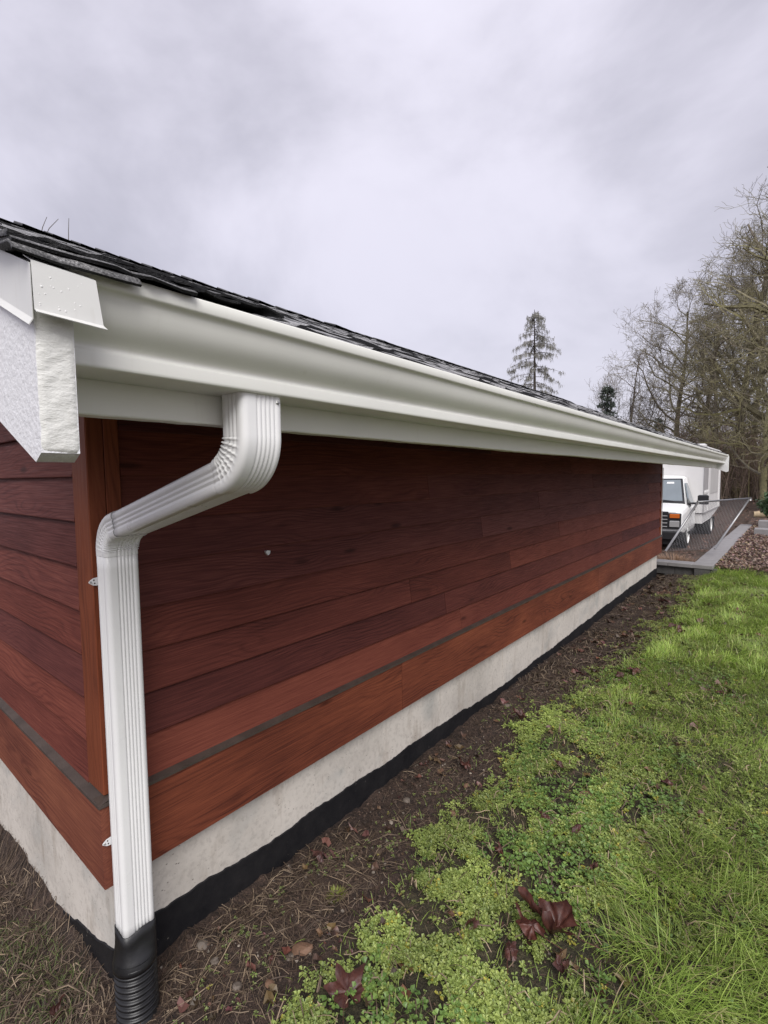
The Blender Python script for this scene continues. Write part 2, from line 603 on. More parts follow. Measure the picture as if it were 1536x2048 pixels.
gx = axis_coords([(-160, -40, 10), (-40, -8, 2), (-8, -2.4, 0.3), (-2.4, -1.0, 0.04), (-1.0, -0.06, 0.02), (-0.06, 1.3, 0.011),
                  (1.3, 2.4, 0.03), (2.4, 6, 0.2), (6, 30, 2), (30, 160, 10)])
gy = axis_coords([(-40, -6, 3), (-6, -1.2, 0.3), (-1.2, -0.5, 0.04), (-0.5, 2.0, 0.0125), (2.0, 4.0, 0.022), (4.0, 9.4, 0.045), (9.4, 26, 0.2),
                  (26, 60, 1), (60, 260, 10)])
GX, GY = np.meshgrid(gx, gy, indexing='ij')
GZ = gz(GX, GY)
nx, ny = GX.shape
ii = np.arange(nx * ny).reshape(nx, ny)
quads = np.stack([ii[:-1, :-1], ii[1:, :-1], ii[1:, 1:], ii[:-1, 1:]], -1).reshape(-1, 4)
vg = veg(GX, GY)
t1 = fbm(GX * 6, GY * 6, 8)[..., None]
t2 = fbm(GX * 30, GY * 30, 9, 3)[..., None]
soil = np.array([0.024, 0.014, 0.010]) + np.array([0.070, 0.044, 0.031]) * (t1 * 0.6 + t2 * 0.5)
turf = np.array([0.040, 0.034, 0.018]) + np.array([0.05, 0.045, 0.02]) * t2
litter = np.array([0.085, 0.056, 0.040]) * (0.7 + 0.7 * t2)
gc = soil + (turf - soil) * (0.9 * vg[..., None])
yd = sstep(9.0, 9.15, GY)[..., None]
gc = gc + (litter - gc) * yd
MBg = MB().add(np.stack([GX, GY, GZ], -1).reshape(-1, 3), quads, gc.reshape(-1, 3))
ground = MBg.build('ground', M['ground'], None, True)
tag(ground, 'brown soil and lawn falling away from the shed to the yard', 'ground', None, 'structure')

# ------------------------------------------------------------------ the shed
shed = empty('shed', (-1.8, 4.43, -0.45))
tag(shed, 'red-brown cedar-sided shed with white gutter, white downspout and dark shingle roof', 'shed')
SH_W = 3.6                  # the shed runs from x = 0 to x = -3.6


def board(name, o, along, across, out, length, prof, mat, parent, seg=1):
    """prismatic board: prof is a closed loop of (across, out) pairs; grain follows 'along'"""
    o, along, across, out = (np.asarray(a, float) for a in (o, along, across, out))
    n = len(prof)
    pr = np.asarray(prof, float)
    k = seg + 1
    ss = np.linspace(0, length, k)
    v, g = [], []
    for s_ in ss:
        for (a, b) in pr:
            v.append(along * s_ + across * a + out * b)
            g.append((s_, a + b * 0.3, b))
    fs = [tuple(range(n - 1, -1, -1)), tuple(range((k - 1) * n, k * n))]
    for i in range(k - 1):
        for j in range(n):
            j2 = (j + 1) % n
            fs.append((i * n + j, i * n + j2, (i + 1) * n + j2, (i + 1) * n + j))
    mb = MB()
    mb.add(v, fs, None, g)
    return link(name, mb.mesh(name, mat), parent, o)


def rect_prof(w, t, bev=0.002):
    return [(0, 0), (w, 0), (w, t - bev), (w - bev, t), (bev, t), (0, t - bev)]


E_LAP, Z0 = 0.1495, 0.295
# --- foundation
mb = MB()
mb.box((-SH_W + 0.06, 0.055, -1.2), (-0.06, WALL_L - 0.055, 0.0))
foundation = mb.build('foundation', M['concrete'], shed)
foundation['label'] = 'pale poured concrete foundation under the siding'
for yj in (2.98, 5.94):
    MB().box((-0.0605, yj - 0.004, -0.5), (-0.0575, yj + 0.004, -0.002)).build('form_joint', M['concrete'], foundation)

# --- black waterproofing, with a hand-brushed top edge
mt_y = [0.0, 0.2, 0.4, 0.67, 1.0, 1.9, 3.0, 4.5, 6.1, 8.8]
mt_z = [-0.25, -0.238, -0.246, -0.278, -0.276, -0.30, -0.345, -0.32, -0.285, -0.268]
ys = np.arange(0.05, WALL_L - 0.05, 0.012)
zt = np.interp(ys, mt_y, mt_z) + (fbm(ys * 4, ys * 0, 21) - 0.5) * 0.035 + (fbm(ys * 40, ys * 0, 22) - 0.5) * 0.012
k = len(ys)
v = np.concatenate([np.stack([np.full(k, -0.0555), ys, zt - 0.003], -1), np.stack([np.full(k, -0.0545), ys, np.full(k, -0.9)], -1),
                    np.stack([np.full(k, -0.0602), ys, zt + 0.001], -1)])
i = np.arange(k - 1)
fq = np.concatenate([np.stack([i + k, i + k + 1, i + 1, i], -1), np.stack([i, i + 1, i + 1 + 2 * k, i + 2 * k], -1)])
mb = MB().add(v, fq)
xs = np.arange(-SH_W + 0.1, -0.053, 0.012)
zt = np.interp(xs, [-3.6, -1.1, -0.7, -0.35, -0.05], [-0.85, -0.60, -0.47, -0.40, -0.285]) + (fbm(xs * 5, xs * 0, 23) - 0.5) * 0.05 + (fbm(xs * 45, xs * 0, 24) - 0.5) * 0.014
k2 = len(xs)
v = np.concatenate([np.stack([xs, np.full(k2, 0.0505), zt - 0.003], -1), np.stack([xs, np.full(k2, 0.0495), np.full(k2, -1.1)], -1),
                    np.stack([xs, np.full(k2, 0.0552), zt + 0.001], -1)])
i = np.arange(k2 - 1)
fq = np.concatenate([np.stack([i, i + 1, i + k2 + 1, i + k2], -1), np.stack([i + 2 * k2, i + 1 + 2 * k2, i + 1, i], -1)])
mb.add(v, fq)
mem = mb.build('waterproofing', M['membrane'], foundation, False)
mem['label'] = 'black brushed waterproofing along the foot of the foundation'

# --- sheathing wall behind the boards
RS = 0.43                   # roof slope
EX, EZ = 0.800, 1.646       # top of the roof deck at the eave
RX = -1.8                   # ridge line


def roof_z(x):
    return EZ + RS * (EX - x) if x > RX else EZ + RS * (EX - RX) - RS * (RX - x)


zw = roof_z(-0.05) - 0.03
mb = MB()
mb.extrude([(-SH_W + 0.05, 0.0), (-0.047, 0.0), (-0.047, zw), (RX, roof_z(RX) - 0.03), (-SH_W + 0.05, zw)], 1, 0.047, WALL_L - 0.047)
wall = mb.build('wall', M['dark_wood'], shed)

# --- long-side lap siding
JOINTS = {0: [2.28, 5.9], 1: [2.088, 6.4], 2: [1.71, 3.04, 7.2], 3: [4.1], 4: [2.572, 6.774], 5: [3.6, 7.9], 6: [1.9, 5.1],
          7: [4.4], 8: [2.7, 6.2], 9: [3.3, 7.0], 10: [5.0]}
for c in range(0, 11):
    zb = Z0 + c * E_LAP
    js = [0.118] + JOINTS.get(c, []) + [WALL_L - 0.06]
    for a, b in zip(js[:-1], js[1:]):
        prof = [(0, 0.0), (E_LAP + 0.008, 0.0), (E_LAP + 0.012, 0.004), (0.0012, 0.0245), (-0.002, 0.0235)]
        dz = rng.normal(0, 0.0008)
        board('siding_board', (-0.0435 + rng.uniform(0, 0.0008), a + 0.001, zb + dz), (0, 1, 0), (0, 0, 1), (1, 0, 0), b - a - 0.002, prof, M['siding'], wall)
# --- gable siding
for c in range(0, 16):
    zb = Z0 + c * E_LAP
    ztop = zb + E_LAP
    xr = 0.0
    if ztop > 1.75:
        xr = -(ztop - 1.75) / RS
    x0, x1 = max(-SH_W + 0.13, -SH_W - xr + 0.13), min(-0.148, xr - 0.148)
    if x1 - x0 < 0.3: continue
    cuts = [x1] + ([x1 - 1.7 - 0.5 * (c % 3)] if x1 - x0 > 2.6 else []) + [x0]
    prof = [(0, 0.0), (-0.002, 0.0235), (0.0012, 0.0245), (E_LAP + 0.012, 0.004), (E_LAP + 0.012, 0.0)]
    for b, a in zip(cuts[:-1], cuts[1:]):
        board('siding_board', (b - 0.001, 0.0435, zb + rng.normal(0, 0.0008)), (-1, 0, 0), (0, 0, 1), (0, -1, 0), b - a - 0.002, prof[::-1], M['siding'], wall)
# far gable end: plain boards up to the corner
for c in range(0, 10):
    zb = Z0 + c * E_LAP
    prof = [(0, 0.0), (E_LAP + 0.008, 0.0), (E_LAP + 0.012, 0.004), (0.0012, 0.0245), (-0.002, 0.0235)]
    board('siding_board', (-0.06, WALL_L - 0.0435, zb), (-1, 0, 0), (0, 0, 1), (0, 1, 0), SH_W - 0.2, prof, M['siding'], wall)

# --- corner boards
b1 = board('corner_board', (-0.142, 0.019, 0.303), (0, 0, 1), (1, 0, 0), (0, 1, 0), 1.36, [(0, 0), (0, 0.05), (0.122, 0.05), (0.122, 0.003), (0.119, 0)][::-1], M['post'], wall)
b1['label'] = 'orange-brown corner board behind the downspout'
board('corner_board', (-0.0445, 0.072, 0.303), (0, 0, 1), (0, 1, 0), (1, 0, 0), 1.36, rect_prof(0.045, 0.026), M['post'], wall)
board('corner_board', (-0.0445, WALL_L - 0.058, 0.303), (0, 0, 1), (0, 1, 0), (1, 0, 0), 1.30, rect_prof(0.058, 0.026), M['post'], wall)
mb = MB().box((-0.017, WALL_L + 0.002, 0.303), (-0.013, WALL_L + 0.05, 1.44))
mb.build('corner_flashing', M['flash'], wall)

# --- bottom trim boards and the drip cap above them
for a, b in ((0.041, 1.587), (1.589, 5.289), (5.291, WALL_L)):
    board('trim_board', (-0.0425, a, 0.0), (0, 1, 0), (0, 0, 1), (1, 0, 0), b - a - 0.001, rect_prof(0.286, 0.0425, 0.003), M['trim'], wall)
for b, a in ((0.0, -2.1), (-2.102, -SH_W)):
    board('trim_board', (b, 0.0395, 0.0), (-1, 0, 0), (0, 0, 1), (0, -1, 0), b - a, rect_prof(0.286, 0.0395, 0.003)[::-1], M['trim'], wall)
mb = MB()
mb.extrude([(0.006, 0.279), (0.0075, 0.279), (0.0075, 0.289), (-0.036, 0.3005), (-0.036, 0.299), (0.006, 0.2875)], 1, -0.0075, WALL_L + 0.004)
cap = mb.build('drip_cap', M['drip'], wall)
mb = MB()
mb.extrude([(-0.006, 0.279), (-0.0075, 0.279), (-0.0075, 0.2885), (0.036, 0.300), (0.036, 0.2985), (-0.006, 0.287)], 0, -SH_W, 0.005)
mb.build('drip_cap', M['drip'], wall)
# chip of bare white in a knot on the long wall
cz = [(-0.0225, 0.690, 1.022), (-0.0225, 0.700, 1.024), (-0.0225, 0.712, 1.021), (-0.0225, 0.709, 1.009), (-0.0225, 0.700, 1.003), (-0.0225, 0.692, 1.012)]
mb = MB().add(cz + [(x - 0.012, y, z) for x, y, z in cz], [tuple(range(6)), (6, 7, 1, 0), (7, 8, 2, 1), (8, 9, 3, 2), (9, 10, 4, 3), (10, 11, 5, 4), (11, 6, 0, 5)])
mb.build('filler_chip', M['white_metal'], wall)['label'] = 'small white chip of filler in a siding knot'

# --- roof deck, rafters, fascia, barge boards
YA, YB = -0.354, 9.205
mb = MB()
dt = 0.022
mb.extrude([(EX, EZ), (EX, EZ - dt), (RX, roof_z(RX) - dt), (2 * RX - EX, EZ - dt), (2 * RX - EX, EZ), (RX, roof_z(RX))], 1, YA + 0.002, YB - 0.002)
roof = mb.build('roof', M['dark_wood'], shed)
for yr in np.arange(0.3, 9.0, 0.61):
    mb = MB()
    d2 = dt + 0.004
    mb.extrude([(0.665, roof_z(0.665) - d2), (-0.03, roof_z(-0.03) - d2), (-0.03, roof_z(-0.03) - d2 - 0.13), (0.665, roof_z(0.665) - d2 - 0.13)], 1, yr, yr + 0.04)
    mb.build('rafter_tail', M['dark_wood'], roof)
n = 260
yy = np.linspace(-0.3045, 9.155, n)
wob = (fbm(yy * 1.3, yy * 0, 31) - 0.5) * 0.006 + (fbm(yy * 25, yy * 0, 32) - 0.5) * 0.003 - 0.0022 * np.clip(yy, 0, 9)
v = []
for yv, wv in zip(yy, wob):
    v += [(0.67, yv, 1.44 + wv), (0.709, yv, 1.44 + wv), (0.711, yv, 1.443 + wv), (0.711, yv, 1.632), (0.67, yv, 1.632)]
fs = [(i * 5 + j, i * 5 + (j + 1) % 5, i * 5 + 5 + (j + 1) % 5, i * 5 + 5 + j) for i in range(n - 1) for j in range(5)]
fs += [(0, 1, 2, 3, 4), tuple(range(n * 5 - 1, n * 5 - 6, -1))]
fascia = MB().add(v, fs).build('fascia_board', M['fascia'], shed)
fascia['label'] = 'white painted fascia board under the gutter'


def barge(y0, y1, near):
    zb = 1.352
    xe = 0.87
    top = lambda x: 1.617 + RS * 0.98 * (xe - x)
    bot = lambda x: zb + RS * 0.98 * (0.845 - x)
    # outline in x,z, dense at the tail so the sawn end can be uneven
    nz, nyv = 46, 12
    mbx = MB()
    # long faces
    xl = RX
    poly = [(0.845, zb), (xl, bot(xl)), (xl, top(xl)), (xe - 0.001, top(xe)), (xe - 0.001, zb + 0.012)]
    mbx.extrude(poly, 1, y0, y1)
    o = mbx.build('barge_board', M['barge'], shed)
    zz = np.linspace(zb + 0.001, top(xe) - 0.001, nz)
    yv = np.linspace(y0 + 0.0005, y1 - 0.0005, nyv)
    Y, Z = np.meshgrid(yv, zz, indexing='ij')
    rough = (fbm(Y * 25, Z * 90 - Y * 70, 41) - 0.5) * 0.0035 + (fbm(Y * 160, Z * 160, 42) - 0.5) * 0.0018
    edge = np.minimum(np.minimum(Y - y0, y1 - Y) / 0.006, 1) ** 0.5
    low = np.clip((zb + 0.014 - Z) / 0.014, 0, 1)
    X = xe + 0.001 + rough * edge - (1 - edge) * 0.003 - low * 0.022
    ids = np.arange(nz * nyv).reshape(nyv, nz)
    q = np.stack([ids[:-1, :-1], ids[1:, :-1], ids[1:, 1:], ids[:-1, 1:]], -1).reshape(-1, 4)
    e_ = MB().add(np.stack([X, Y, Z], -1).reshape(-1, 3), q).build('sawn_end', M['barge_end'], o, True)
    # left slope of the same gable
    poly2 = [(2 * RX - a, b) for a, b in poly]
    mb2 = MB().extrude(poly2, 1, y0, y1)
    mb2.build('barge_board', M['barge'], shed)
    return o


bn = barge(-0.354, -0.3055, True)
bn['label'] = 'thick white rough-sawn barge board at the near gable'
bf = barge(9.157, 9.203, False)

# flashing over the near barge tail: a rake strip along the gable face and a folded cap over the end
s98 = RS * 0.98
rx0, rx1 = 0.882, RX
top = lambda x: 1.6185 + s98 * (0.87 - x)
mb = MB()
ya = -0.3585
v = [(rx0, ya, top(rx0)), (rx1, ya, top(rx1)), (rx1, ya, top(rx1) - 0.075), (rx0, ya, top(rx0) - 0.072),
     (rx1, ya - 0.005, top(rx1) - 0.084), (rx0, ya - 0.005, top(rx0) - 0.081), (rx0, ya + 0.04, top(rx0)), (rx1, ya + 0.04, top(rx1))]
mb.add(v, [(0, 1, 2, 3), (3, 2, 4, 5), (6, 7, 1, 0)])
rk = mb.build('rake_flashing', M['flash'], bn)
xc = 0.8815
mb = MB()
yc0, yc1 = -0.357, -0.272
v = [(xc, yc0, 1.617), (xc + 0.001, yc1 - 0.006, 1.612), (xc + 0.004, yc0, 1.553), (xc + 0.005, yc1, 1.549), (xc + 0.013, yc0, 1.547), (xc + 0.014, yc1 + 0.002, 1.542),
     (xc - 0.03, yc0, 1.632), (xc - 0.03, yc1 - 0.006, 1.628)]
mb.add(v, [(0, 1, 3, 2), (2, 3, 5, 4), (6, 7, 1, 0)])
fc = mb.build('tail_flashing', M['flash'], bn)
fc['label'] = 'white metal cap wet with rain on the barge tail'
sol = fc.modifiers.new('solid', 'SOLIDIFY'); sol.thickness = 0.0012
sol = rk.modifiers.new('solid', 'SOLIDIFY'); sol.thickness = 0.0012
# rain beads on the cap
mw, N, L, B = new_mat('rain_water')
B.inputs['Base Color'].default_value = (0.76, 0.76, 0.74, 1)
B.inputs['Roughness'].default_value = 0.22
mb = MB()
for q in range(26):
    yv, zv = rng.uniform(yc0 + 0.004, yc1 - 0.01), rng.uniform(1.556, 1.608)
    r = rng.uniform(0.0006, 0.0018)
    cx = xc + 0.0012 + 0.004 * (1.612 - zv) / 0.06
    vs, fsd = [], []
    for a in range(4):
        ph = a / 3 * math.pi / 2
        for b in range(8):
            th = b * math.pi / 4
            vs.append((cx + r * 0.55 * math.sin(ph), yv + r * math.cos(ph) * math.cos(th) * 1.0, zv + r * math.cos(ph) * math.sin(th) * (1.3 if math.sin(th) < 0 else 1)))
    for a in range(3):
        for b in range(8):
            fsd.append((a * 8 + b, a * 8 + (b + 1) % 8, a * 8 + 8 + (b + 1) % 8, a * 8 + 8 + b))
    mb.add(vs, fsd)
tag(mb.build('rain_beads', mw, fc, True), None, None, None, 'stuff')

# --- shingles
SL = math.hypot(1, RS)
uv, nv = np.array([-1 / SL, 0, RS / SL]), np.array([RS / SL, 0, 1 / SL])
EXPO = 0.143


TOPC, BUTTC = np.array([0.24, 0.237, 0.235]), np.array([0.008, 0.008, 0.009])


def shingle_verts(w, seed, depth=0.26, thick=0.0065):
    """a curled, ragged shingle: local x across (along the eave), y up the slope, z out of the roof"""
    r = np.random.default_rng(seed)
    nxs = 7
    xs_ = np.linspace(0, w, nxs) + np.r_[0, r.normal(0, 0.006, nxs - 2), 0]
    jag = r.normal(0, 0.005, nxs)
    lift = np.abs(r.normal(0, 0.002, nxs)) + 0.004
    if r.random() < 0.25:
        e = r.integers(0, nxs)
        lift = lift + r.uniform(0.005, 0.012) * np.exp(-((np.arange(nxs) - e) / 1.6) ** 2)
    th = thick * r.uniform(0.7, 1.5, nxs)
    v, c = [], []
    for i_ in range(nxs):
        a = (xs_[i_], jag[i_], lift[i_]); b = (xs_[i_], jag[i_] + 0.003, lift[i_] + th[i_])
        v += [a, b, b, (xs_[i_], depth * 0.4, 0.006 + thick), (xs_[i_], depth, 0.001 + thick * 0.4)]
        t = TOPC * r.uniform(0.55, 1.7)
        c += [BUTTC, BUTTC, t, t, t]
    f = []
    for i_ in range(nxs - 1):
        a, b = i_ * 5, i_ * 5 + 5
        f += [(a, b, b + 1, a + 1), (a + 2, b + 2, b + 3, a + 3), (a + 3, b + 3, b + 4, a + 4), (a + 4, b + 4, b, a)]
    f += [(0, 1, 3, 4), (nxs * 5 - 5, nxs * 5 - 1, nxs * 5 - 2, nxs * 5 - 4)]
    return np.array(v), f, np.array(c)


SHV = []
for q in range(20):
    w = [0.22, 0.30, 0.36, 0.46][q % 4]
    vv, ff, kk = shingle_verts(w, 100 + q)
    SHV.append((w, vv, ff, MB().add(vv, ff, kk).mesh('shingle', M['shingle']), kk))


def place_shingle(row, y, q, far_mb, extra=0.0, single=True):
    w, vv, ff, me, kk = SHV[q]
    o = np.array([EX + 0.022, 0, EZ - 0.0095]) + uv * (row * EXPO) + nv * (0.002 + extra)
    o[1] = y
    ax = np.array([0, 1, 0.])
    mat = np.stack([ax, uv, nv], 1)
    if single:
        ob = bpy.data.objects.new('shingle', me)
        COL.objects.link(ob)
        ob.parent = roof
        mw_ = Matrix([[*mat[0], o[0]], [*mat[1], o[1]], [*mat[2], o[2]], [0, 0, 0, 1]])
        ob.matrix_local = mw_
    else:
        far_mb.add(vv @ mat.T + o, ff, kk)


rest = MB()
nrow = int((EX + 0.02 - RX) * SL / EXPO)
count = 0
for row in range(nrow):
    y = YA - 0.022 + (rng.uniform(-0.005, 0.008))
    while y < YB + 0.01:
        q = int(rng.integers(0, len(SHV)))
        w = SHV[q][0]
        single = (row <= 4 or y < 0.9) and count < 285
        if single: count += 1
        place_shingle(row, y, q, rest, rng.uniform(0, 0.002), single)
        y += w + rng.uniform(0.0, 0.006)
# starter courses along the eave; by the near rake they reach out and sag over the gutter lip
def sag_shingle(y0, y1, sec, thick, seed):
    r = np.random.default_rng(seed)
    sec = np.array(sec)
    ns = max(4, int((y1 - y0) / 0.022))
    ysx = np.linspace(y0, y1, ns)
    t = np.gradient(sec, axis=0); t /= np.linalg.norm(t, axis=1)[:, None]
    nn = np.stack([-t[:, 1], t[:, 0]], -1)
    k_ = len(sec)
    v, c = [], []
    for yv in ysx:
        jx, jz = r.normal(0, 0.003), r.normal(0, 0.0018)
        w_ = np.linspace(0, 1, k_)[:, None]
        up_ = sec + w_ * np.array([jx, jz])
        lo_ = up_ - nn * thick * r.uniform(0.8, 1.25)
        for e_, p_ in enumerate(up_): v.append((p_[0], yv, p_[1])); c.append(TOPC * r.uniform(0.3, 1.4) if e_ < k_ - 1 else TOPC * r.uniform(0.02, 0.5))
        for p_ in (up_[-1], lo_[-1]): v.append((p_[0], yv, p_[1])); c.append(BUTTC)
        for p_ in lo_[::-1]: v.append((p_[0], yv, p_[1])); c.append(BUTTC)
    m_ = 2 * k_ + 2
    f = [(a * m_ + b, a * m_ + b + 1, a * m_ + m_ + b + 1, a * m_ + m_ + b) for a in range(ns - 1) for b in range(m_ - 1)]
    f += [tuple(range(m_)), tuple(range(ns * m_ - 1, (ns - 1) * m_ - 1, -1))]
    MB().add(v, f, np.array(c)).build('sagging_shingle', M['shingle'], roof)


sag_shingle(-0.378, -0.212, [(0.70, 1.690), (0.80, 1.655), (0.85, 1.644), (0.868, 1.6405), (0.880, 1.633), (0.886, 1.624)], 0.004, 1)
sag_shingle(-0.376, -0.115, [(0.70, 1.696), (0.80, 1.662), (0.85, 1.651), (0.869, 1.6475), (0.879, 1.641)], 0.0045, 2)
sag_shingle(-0.379, -0.02, [(0.69, 1.706), (0.80, 1.668), (0.85, 1.657), (0.866, 1.654)], 0.0045, 3)
sag_shingle(-0.374, 0.09, [(0.68, 1.714), (0.79, 1.676), (0.84, 1.664), (0.859, 1.660)], 0.004, 4)
for layer in range(2):
    y = -0.19
    while y < YB:
        w, vv, ff, me, kk = SHV[int(rng.integers(0, len(SHV)))]
        o = np.array([EX + 0.016 + layer * 0.006 + rng.uniform(0, 0.014), y, EZ - 0.014]) + nv * (-0.004 + layer * 0.006)
        rest.add(vv @ np.stack([np.array([0, 1, 0.]), uv, nv], 1).T + o, ff, kk)
        y += w + rng.uniform(-0.01, 0.05)
# the other slope
uv2, nv2 = np.array([1 / SL, 0, RS / SL]), np.array([-RS / SL, 0, 1 / SL])
for row in range(nrow):
    y = YA - 0.02
    while y < YB:
        w, vv, ff, me, kk = SHV[int(rng.integers(0, len(SHV)))]
        o = np.array([2 * RX - EX - 0.022, y + w, EZ - 0.0095]) + uv2 * row * EXPO + nv2 * 0.002
        rest.add(vv @ np.stack([np.array([0, -1, 0.]), uv2, nv2], 1).T + o, ff, kk)
        y += w + 0.004
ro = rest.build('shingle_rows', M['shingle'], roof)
tag(ro, 'dark worn shingles farther up the roof', None, None, 'stuff')
# ridge caps
mb = MB()
cw = 0.15
prof = [(-cw, -cw * RS), (0, 0.0), (cw, -cw * RS)]
v = []
for yv, dz in ((0, 0.016), (0.004, 0.027), (0.30, 0.004)):
    v += [(a, yv, b + dz) for a, b in prof]
v += [(a, 0.0, b + 0.006) for a, b in prof]
mb.add(v, [(9, 10, 1, 0), (10, 11, 2, 1), (0, 1, 4, 3), (1, 2, 5, 4), (3, 4, 7, 6), (4, 5, 8, 7)], np.array([BUTTC] * 3 + [TOPC * 0.5] * 6 + [BUTTC] * 3))
rc = mb.mesh('ridge_cap', M['shingle'])
yq = YA - 0.02
while yq < YB - 0.1:
    link('ridge_cap', rc, roof, (RX, yq, roof_z(RX) + 0.012 + rng.uniform(-0.002, 0.005)), (rng.normal(0, 0.006), rng.normal(0, 0.02), 0))
    yq += 0.143 + rng.normal(0, 0.003)

# --- K-style gutter
gp_out = [(0.0, 1.638), (0.0, 1.5005), (0.10, 1.5), (0.1035, 1.5008), (0.1052, 1.503), (0.1055, 1.507), (0.1058, 1.524), (0.105, 1.5275), (0.102, 1.5295), (0.100, 1.5315), (0.0995, 1.5345),
          (0.101, 1.538), (0.106, 1.5435), (0.1125, 1.549), (0.119, 1.5552), (0.1255, 1.5625), (0.131, 1.571), (0.1355, 1.581), (0.1388, 1.592), (0.1415, 1.603),
          (0.144, 1.609), (0.148, 1.6115), (0.1515, 1.613), (0.153, 1.616), (0.1533, 1.634), (0.1525, 1.6362), (0.150, 1.637), (0.139, 1.6368), (0.137, 1.635), (0.137, 1.627)]
gpo = np.array(gp_out)
tn = np.gradient(gpo, axis=0)
nrm = np.stack([-tn[:, 1], tn[:, 0]], -1)
nrm /= np.linalg.norm(nrm, axis=1)[:, None]
gpi = gpo + nrm * 0.0011
prof = np.concatenate([gpo, gpi[::-1]])
ng = 200
yy = np.linspace(-0.304, 9.155, ng)
wav = (fbm(yy * 0.9, yy * 0, 51) - 0.5) * 0.005
wavx = (fbm(yy * 2.1, yy * 0, 52) - 0.5) * 0.0025
P = len(prof)
V = np.zeros((ng, P, 3))
V[:, :, 0] = 0.7115 + prof[None, :, 0] * (1 + wavx[:, None] / 0.15)
V[:, :, 1] = yy[:, None]
V[:, :, 2] = prof[None, :, 1] + wav[:, None] - 0.0009 * yy[:, None]
i = np.arange(ng - 1)[:, None] * P
j = np.arange(P)[None, :]
j2 = (j + 1) % P
q = np.stack([i + j, i + j2, i + P + j2, i + P + j], -1).reshape(-1, 4)
gutter = MB().add(V.reshape(-1, 3), q).build('gutter', M['gutter'], shed, True)
gutter['label'] = 'long white K-profile gutter along the eave'
for yv in (-0.302, 9.154):
    MB().extrude([(0.712 + a, b) for a, b in gp_out[:27]], 1, yv, yv + 0.001).build('end_cap', M['gutter'], gutter)
for yv in np.arange(0.1, 9.1, 0.6):
    mb = MB().box((0.714, yv, 1.620), (0.848, yv + 0.025, 1.6225)).box((0.714, yv, 1.60), (0.716, yv + 0.025, 1.6195))
    mb.build('gutter_hanger', M['galv'], gutter)

# --- downspout
SPY = 0.07


def spout_section(w, d, grow=0.0):
    """rounded rectangle with ribs; returns (y, n) pairs, n pointing away from the wall, and a flag for the inside of a bend"""
    hw, hd, r = w / 2 + grow, d / 2 + grow, 0.013
    pts = []

    def side(p0, p1, nrm_, ribs, lo, hi, kk):
        p0, p1, nrm_ = np.array(p0), np.array(p1), np.array(nrm_)
        for t in np.linspace(0, 1, kk, endpoint=False):
            h = 0.0
            if lo < t < hi:
                h = 0.0030 * (0.5 - 0.5 * math.cos((t - lo) / (hi - lo) * ribs * 2 * math.pi))
            pts.append(p0 + (p1 - p0) * t - nrm_ * h)

    def corner(cx, cy, a0):
        for t in np.linspace(0, 1, 6, endpoint=False):
            a = a0 + t * math.pi / 2
            pts.append(np.array([cx + r * math.cos(a), cy + r * math.sin(a)]))
    # wide face away from the wall (+n), going -y to +y is reversed so the loop is counter-clockwise in (y, n)
    side((hw, -hd + r), (hw, hd - r), (1, 0), 3, 0.12, 0.88, 25)
    corner(hw - r, hd - r, 0)
    side((hw - r, hd), (-hw + r, hd), (0, 1), 5, 0.02, 0.76, 46)
    corner(-hw + r, hd - r, math.pi / 2)
    side((-hw, hd - r), (-hw, -hd + r), (-1, 0), 3, 0.12, 0.88, 25)
    corner(-hw + r, -hd + r, math.pi)
    side((-hw + r, -hd), (hw - r, -hd), (0, -1), 5, 0.15, 0.85, 46)
    corner(hw - r, -hd + r, 1.5 * math.pi)
    return np.array(pts)


def sweep(path, normals, sec, inner=None, amp=None, phase=None):
    """path in (x, z) with outward normals (x, z); sec in (y, n). inner = which sign of n is the inside of the bend"""
    k_, n_ = len(path), len(sec)
    V_ = np.zeros((k_, n_, 3))
    for a in range(k_):
        s_ = sec.copy()
        if amp is not None and amp[a] > 0:
            t = np.clip((inner * s_[:, 1] / 0.038 + 0.75) / 1.2, 0, 1)
            sc = 1 + amp[a] * t * (phase[a])
            s_ = s_ * sc[:, None]
        V_[a, :, 0] = path[a, 0] + normals[a, 0] * s_[:, 1]
        V_[a, :, 1] = SPY + s_[:, 0]
        V_[a, :, 2] = path[a, 1] + normals[a, 1] * s_[:, 1]
    i_ = np.arange(k_ - 1)[:, None] * n_
    j_ = np.arange(n_)[None, :]
    jj = (j_ + 1) % n_
    return V_.reshape(-1, 3), np.stack([i_ + jj, i_ + j_, i_ + n_ + j_, i_ + n_ + jj], -1).reshape(-1, 4)


SWEEP = math.radians(75.7)
RB = 0.085
W_, D_ = 0.098, 0.076
ds = empty('downspout_tmp', (0, 0, 0))
bpy.data.objects.remove(ds)
sec0 = spout_section(W_, D_)
# lower straight pipe
zz = np.linspace(1.108, -0.158, 24)
v, f = sweep(np.stack([np.full(24, 0.047), zz], -1), np.tile([1.0, 0.0], (24, 1)), sec0)
downspout = MB().add(v, f).build('downspout', M['spout'], shed, True)
downspout['label'] = 'white ribbed rectangular downspout stepping back to the corner'
sd_ = downspout.modifiers.new('solid', 'SOLIDIFY'); sd_.thickness = 0.0012; sd_.offset = -1


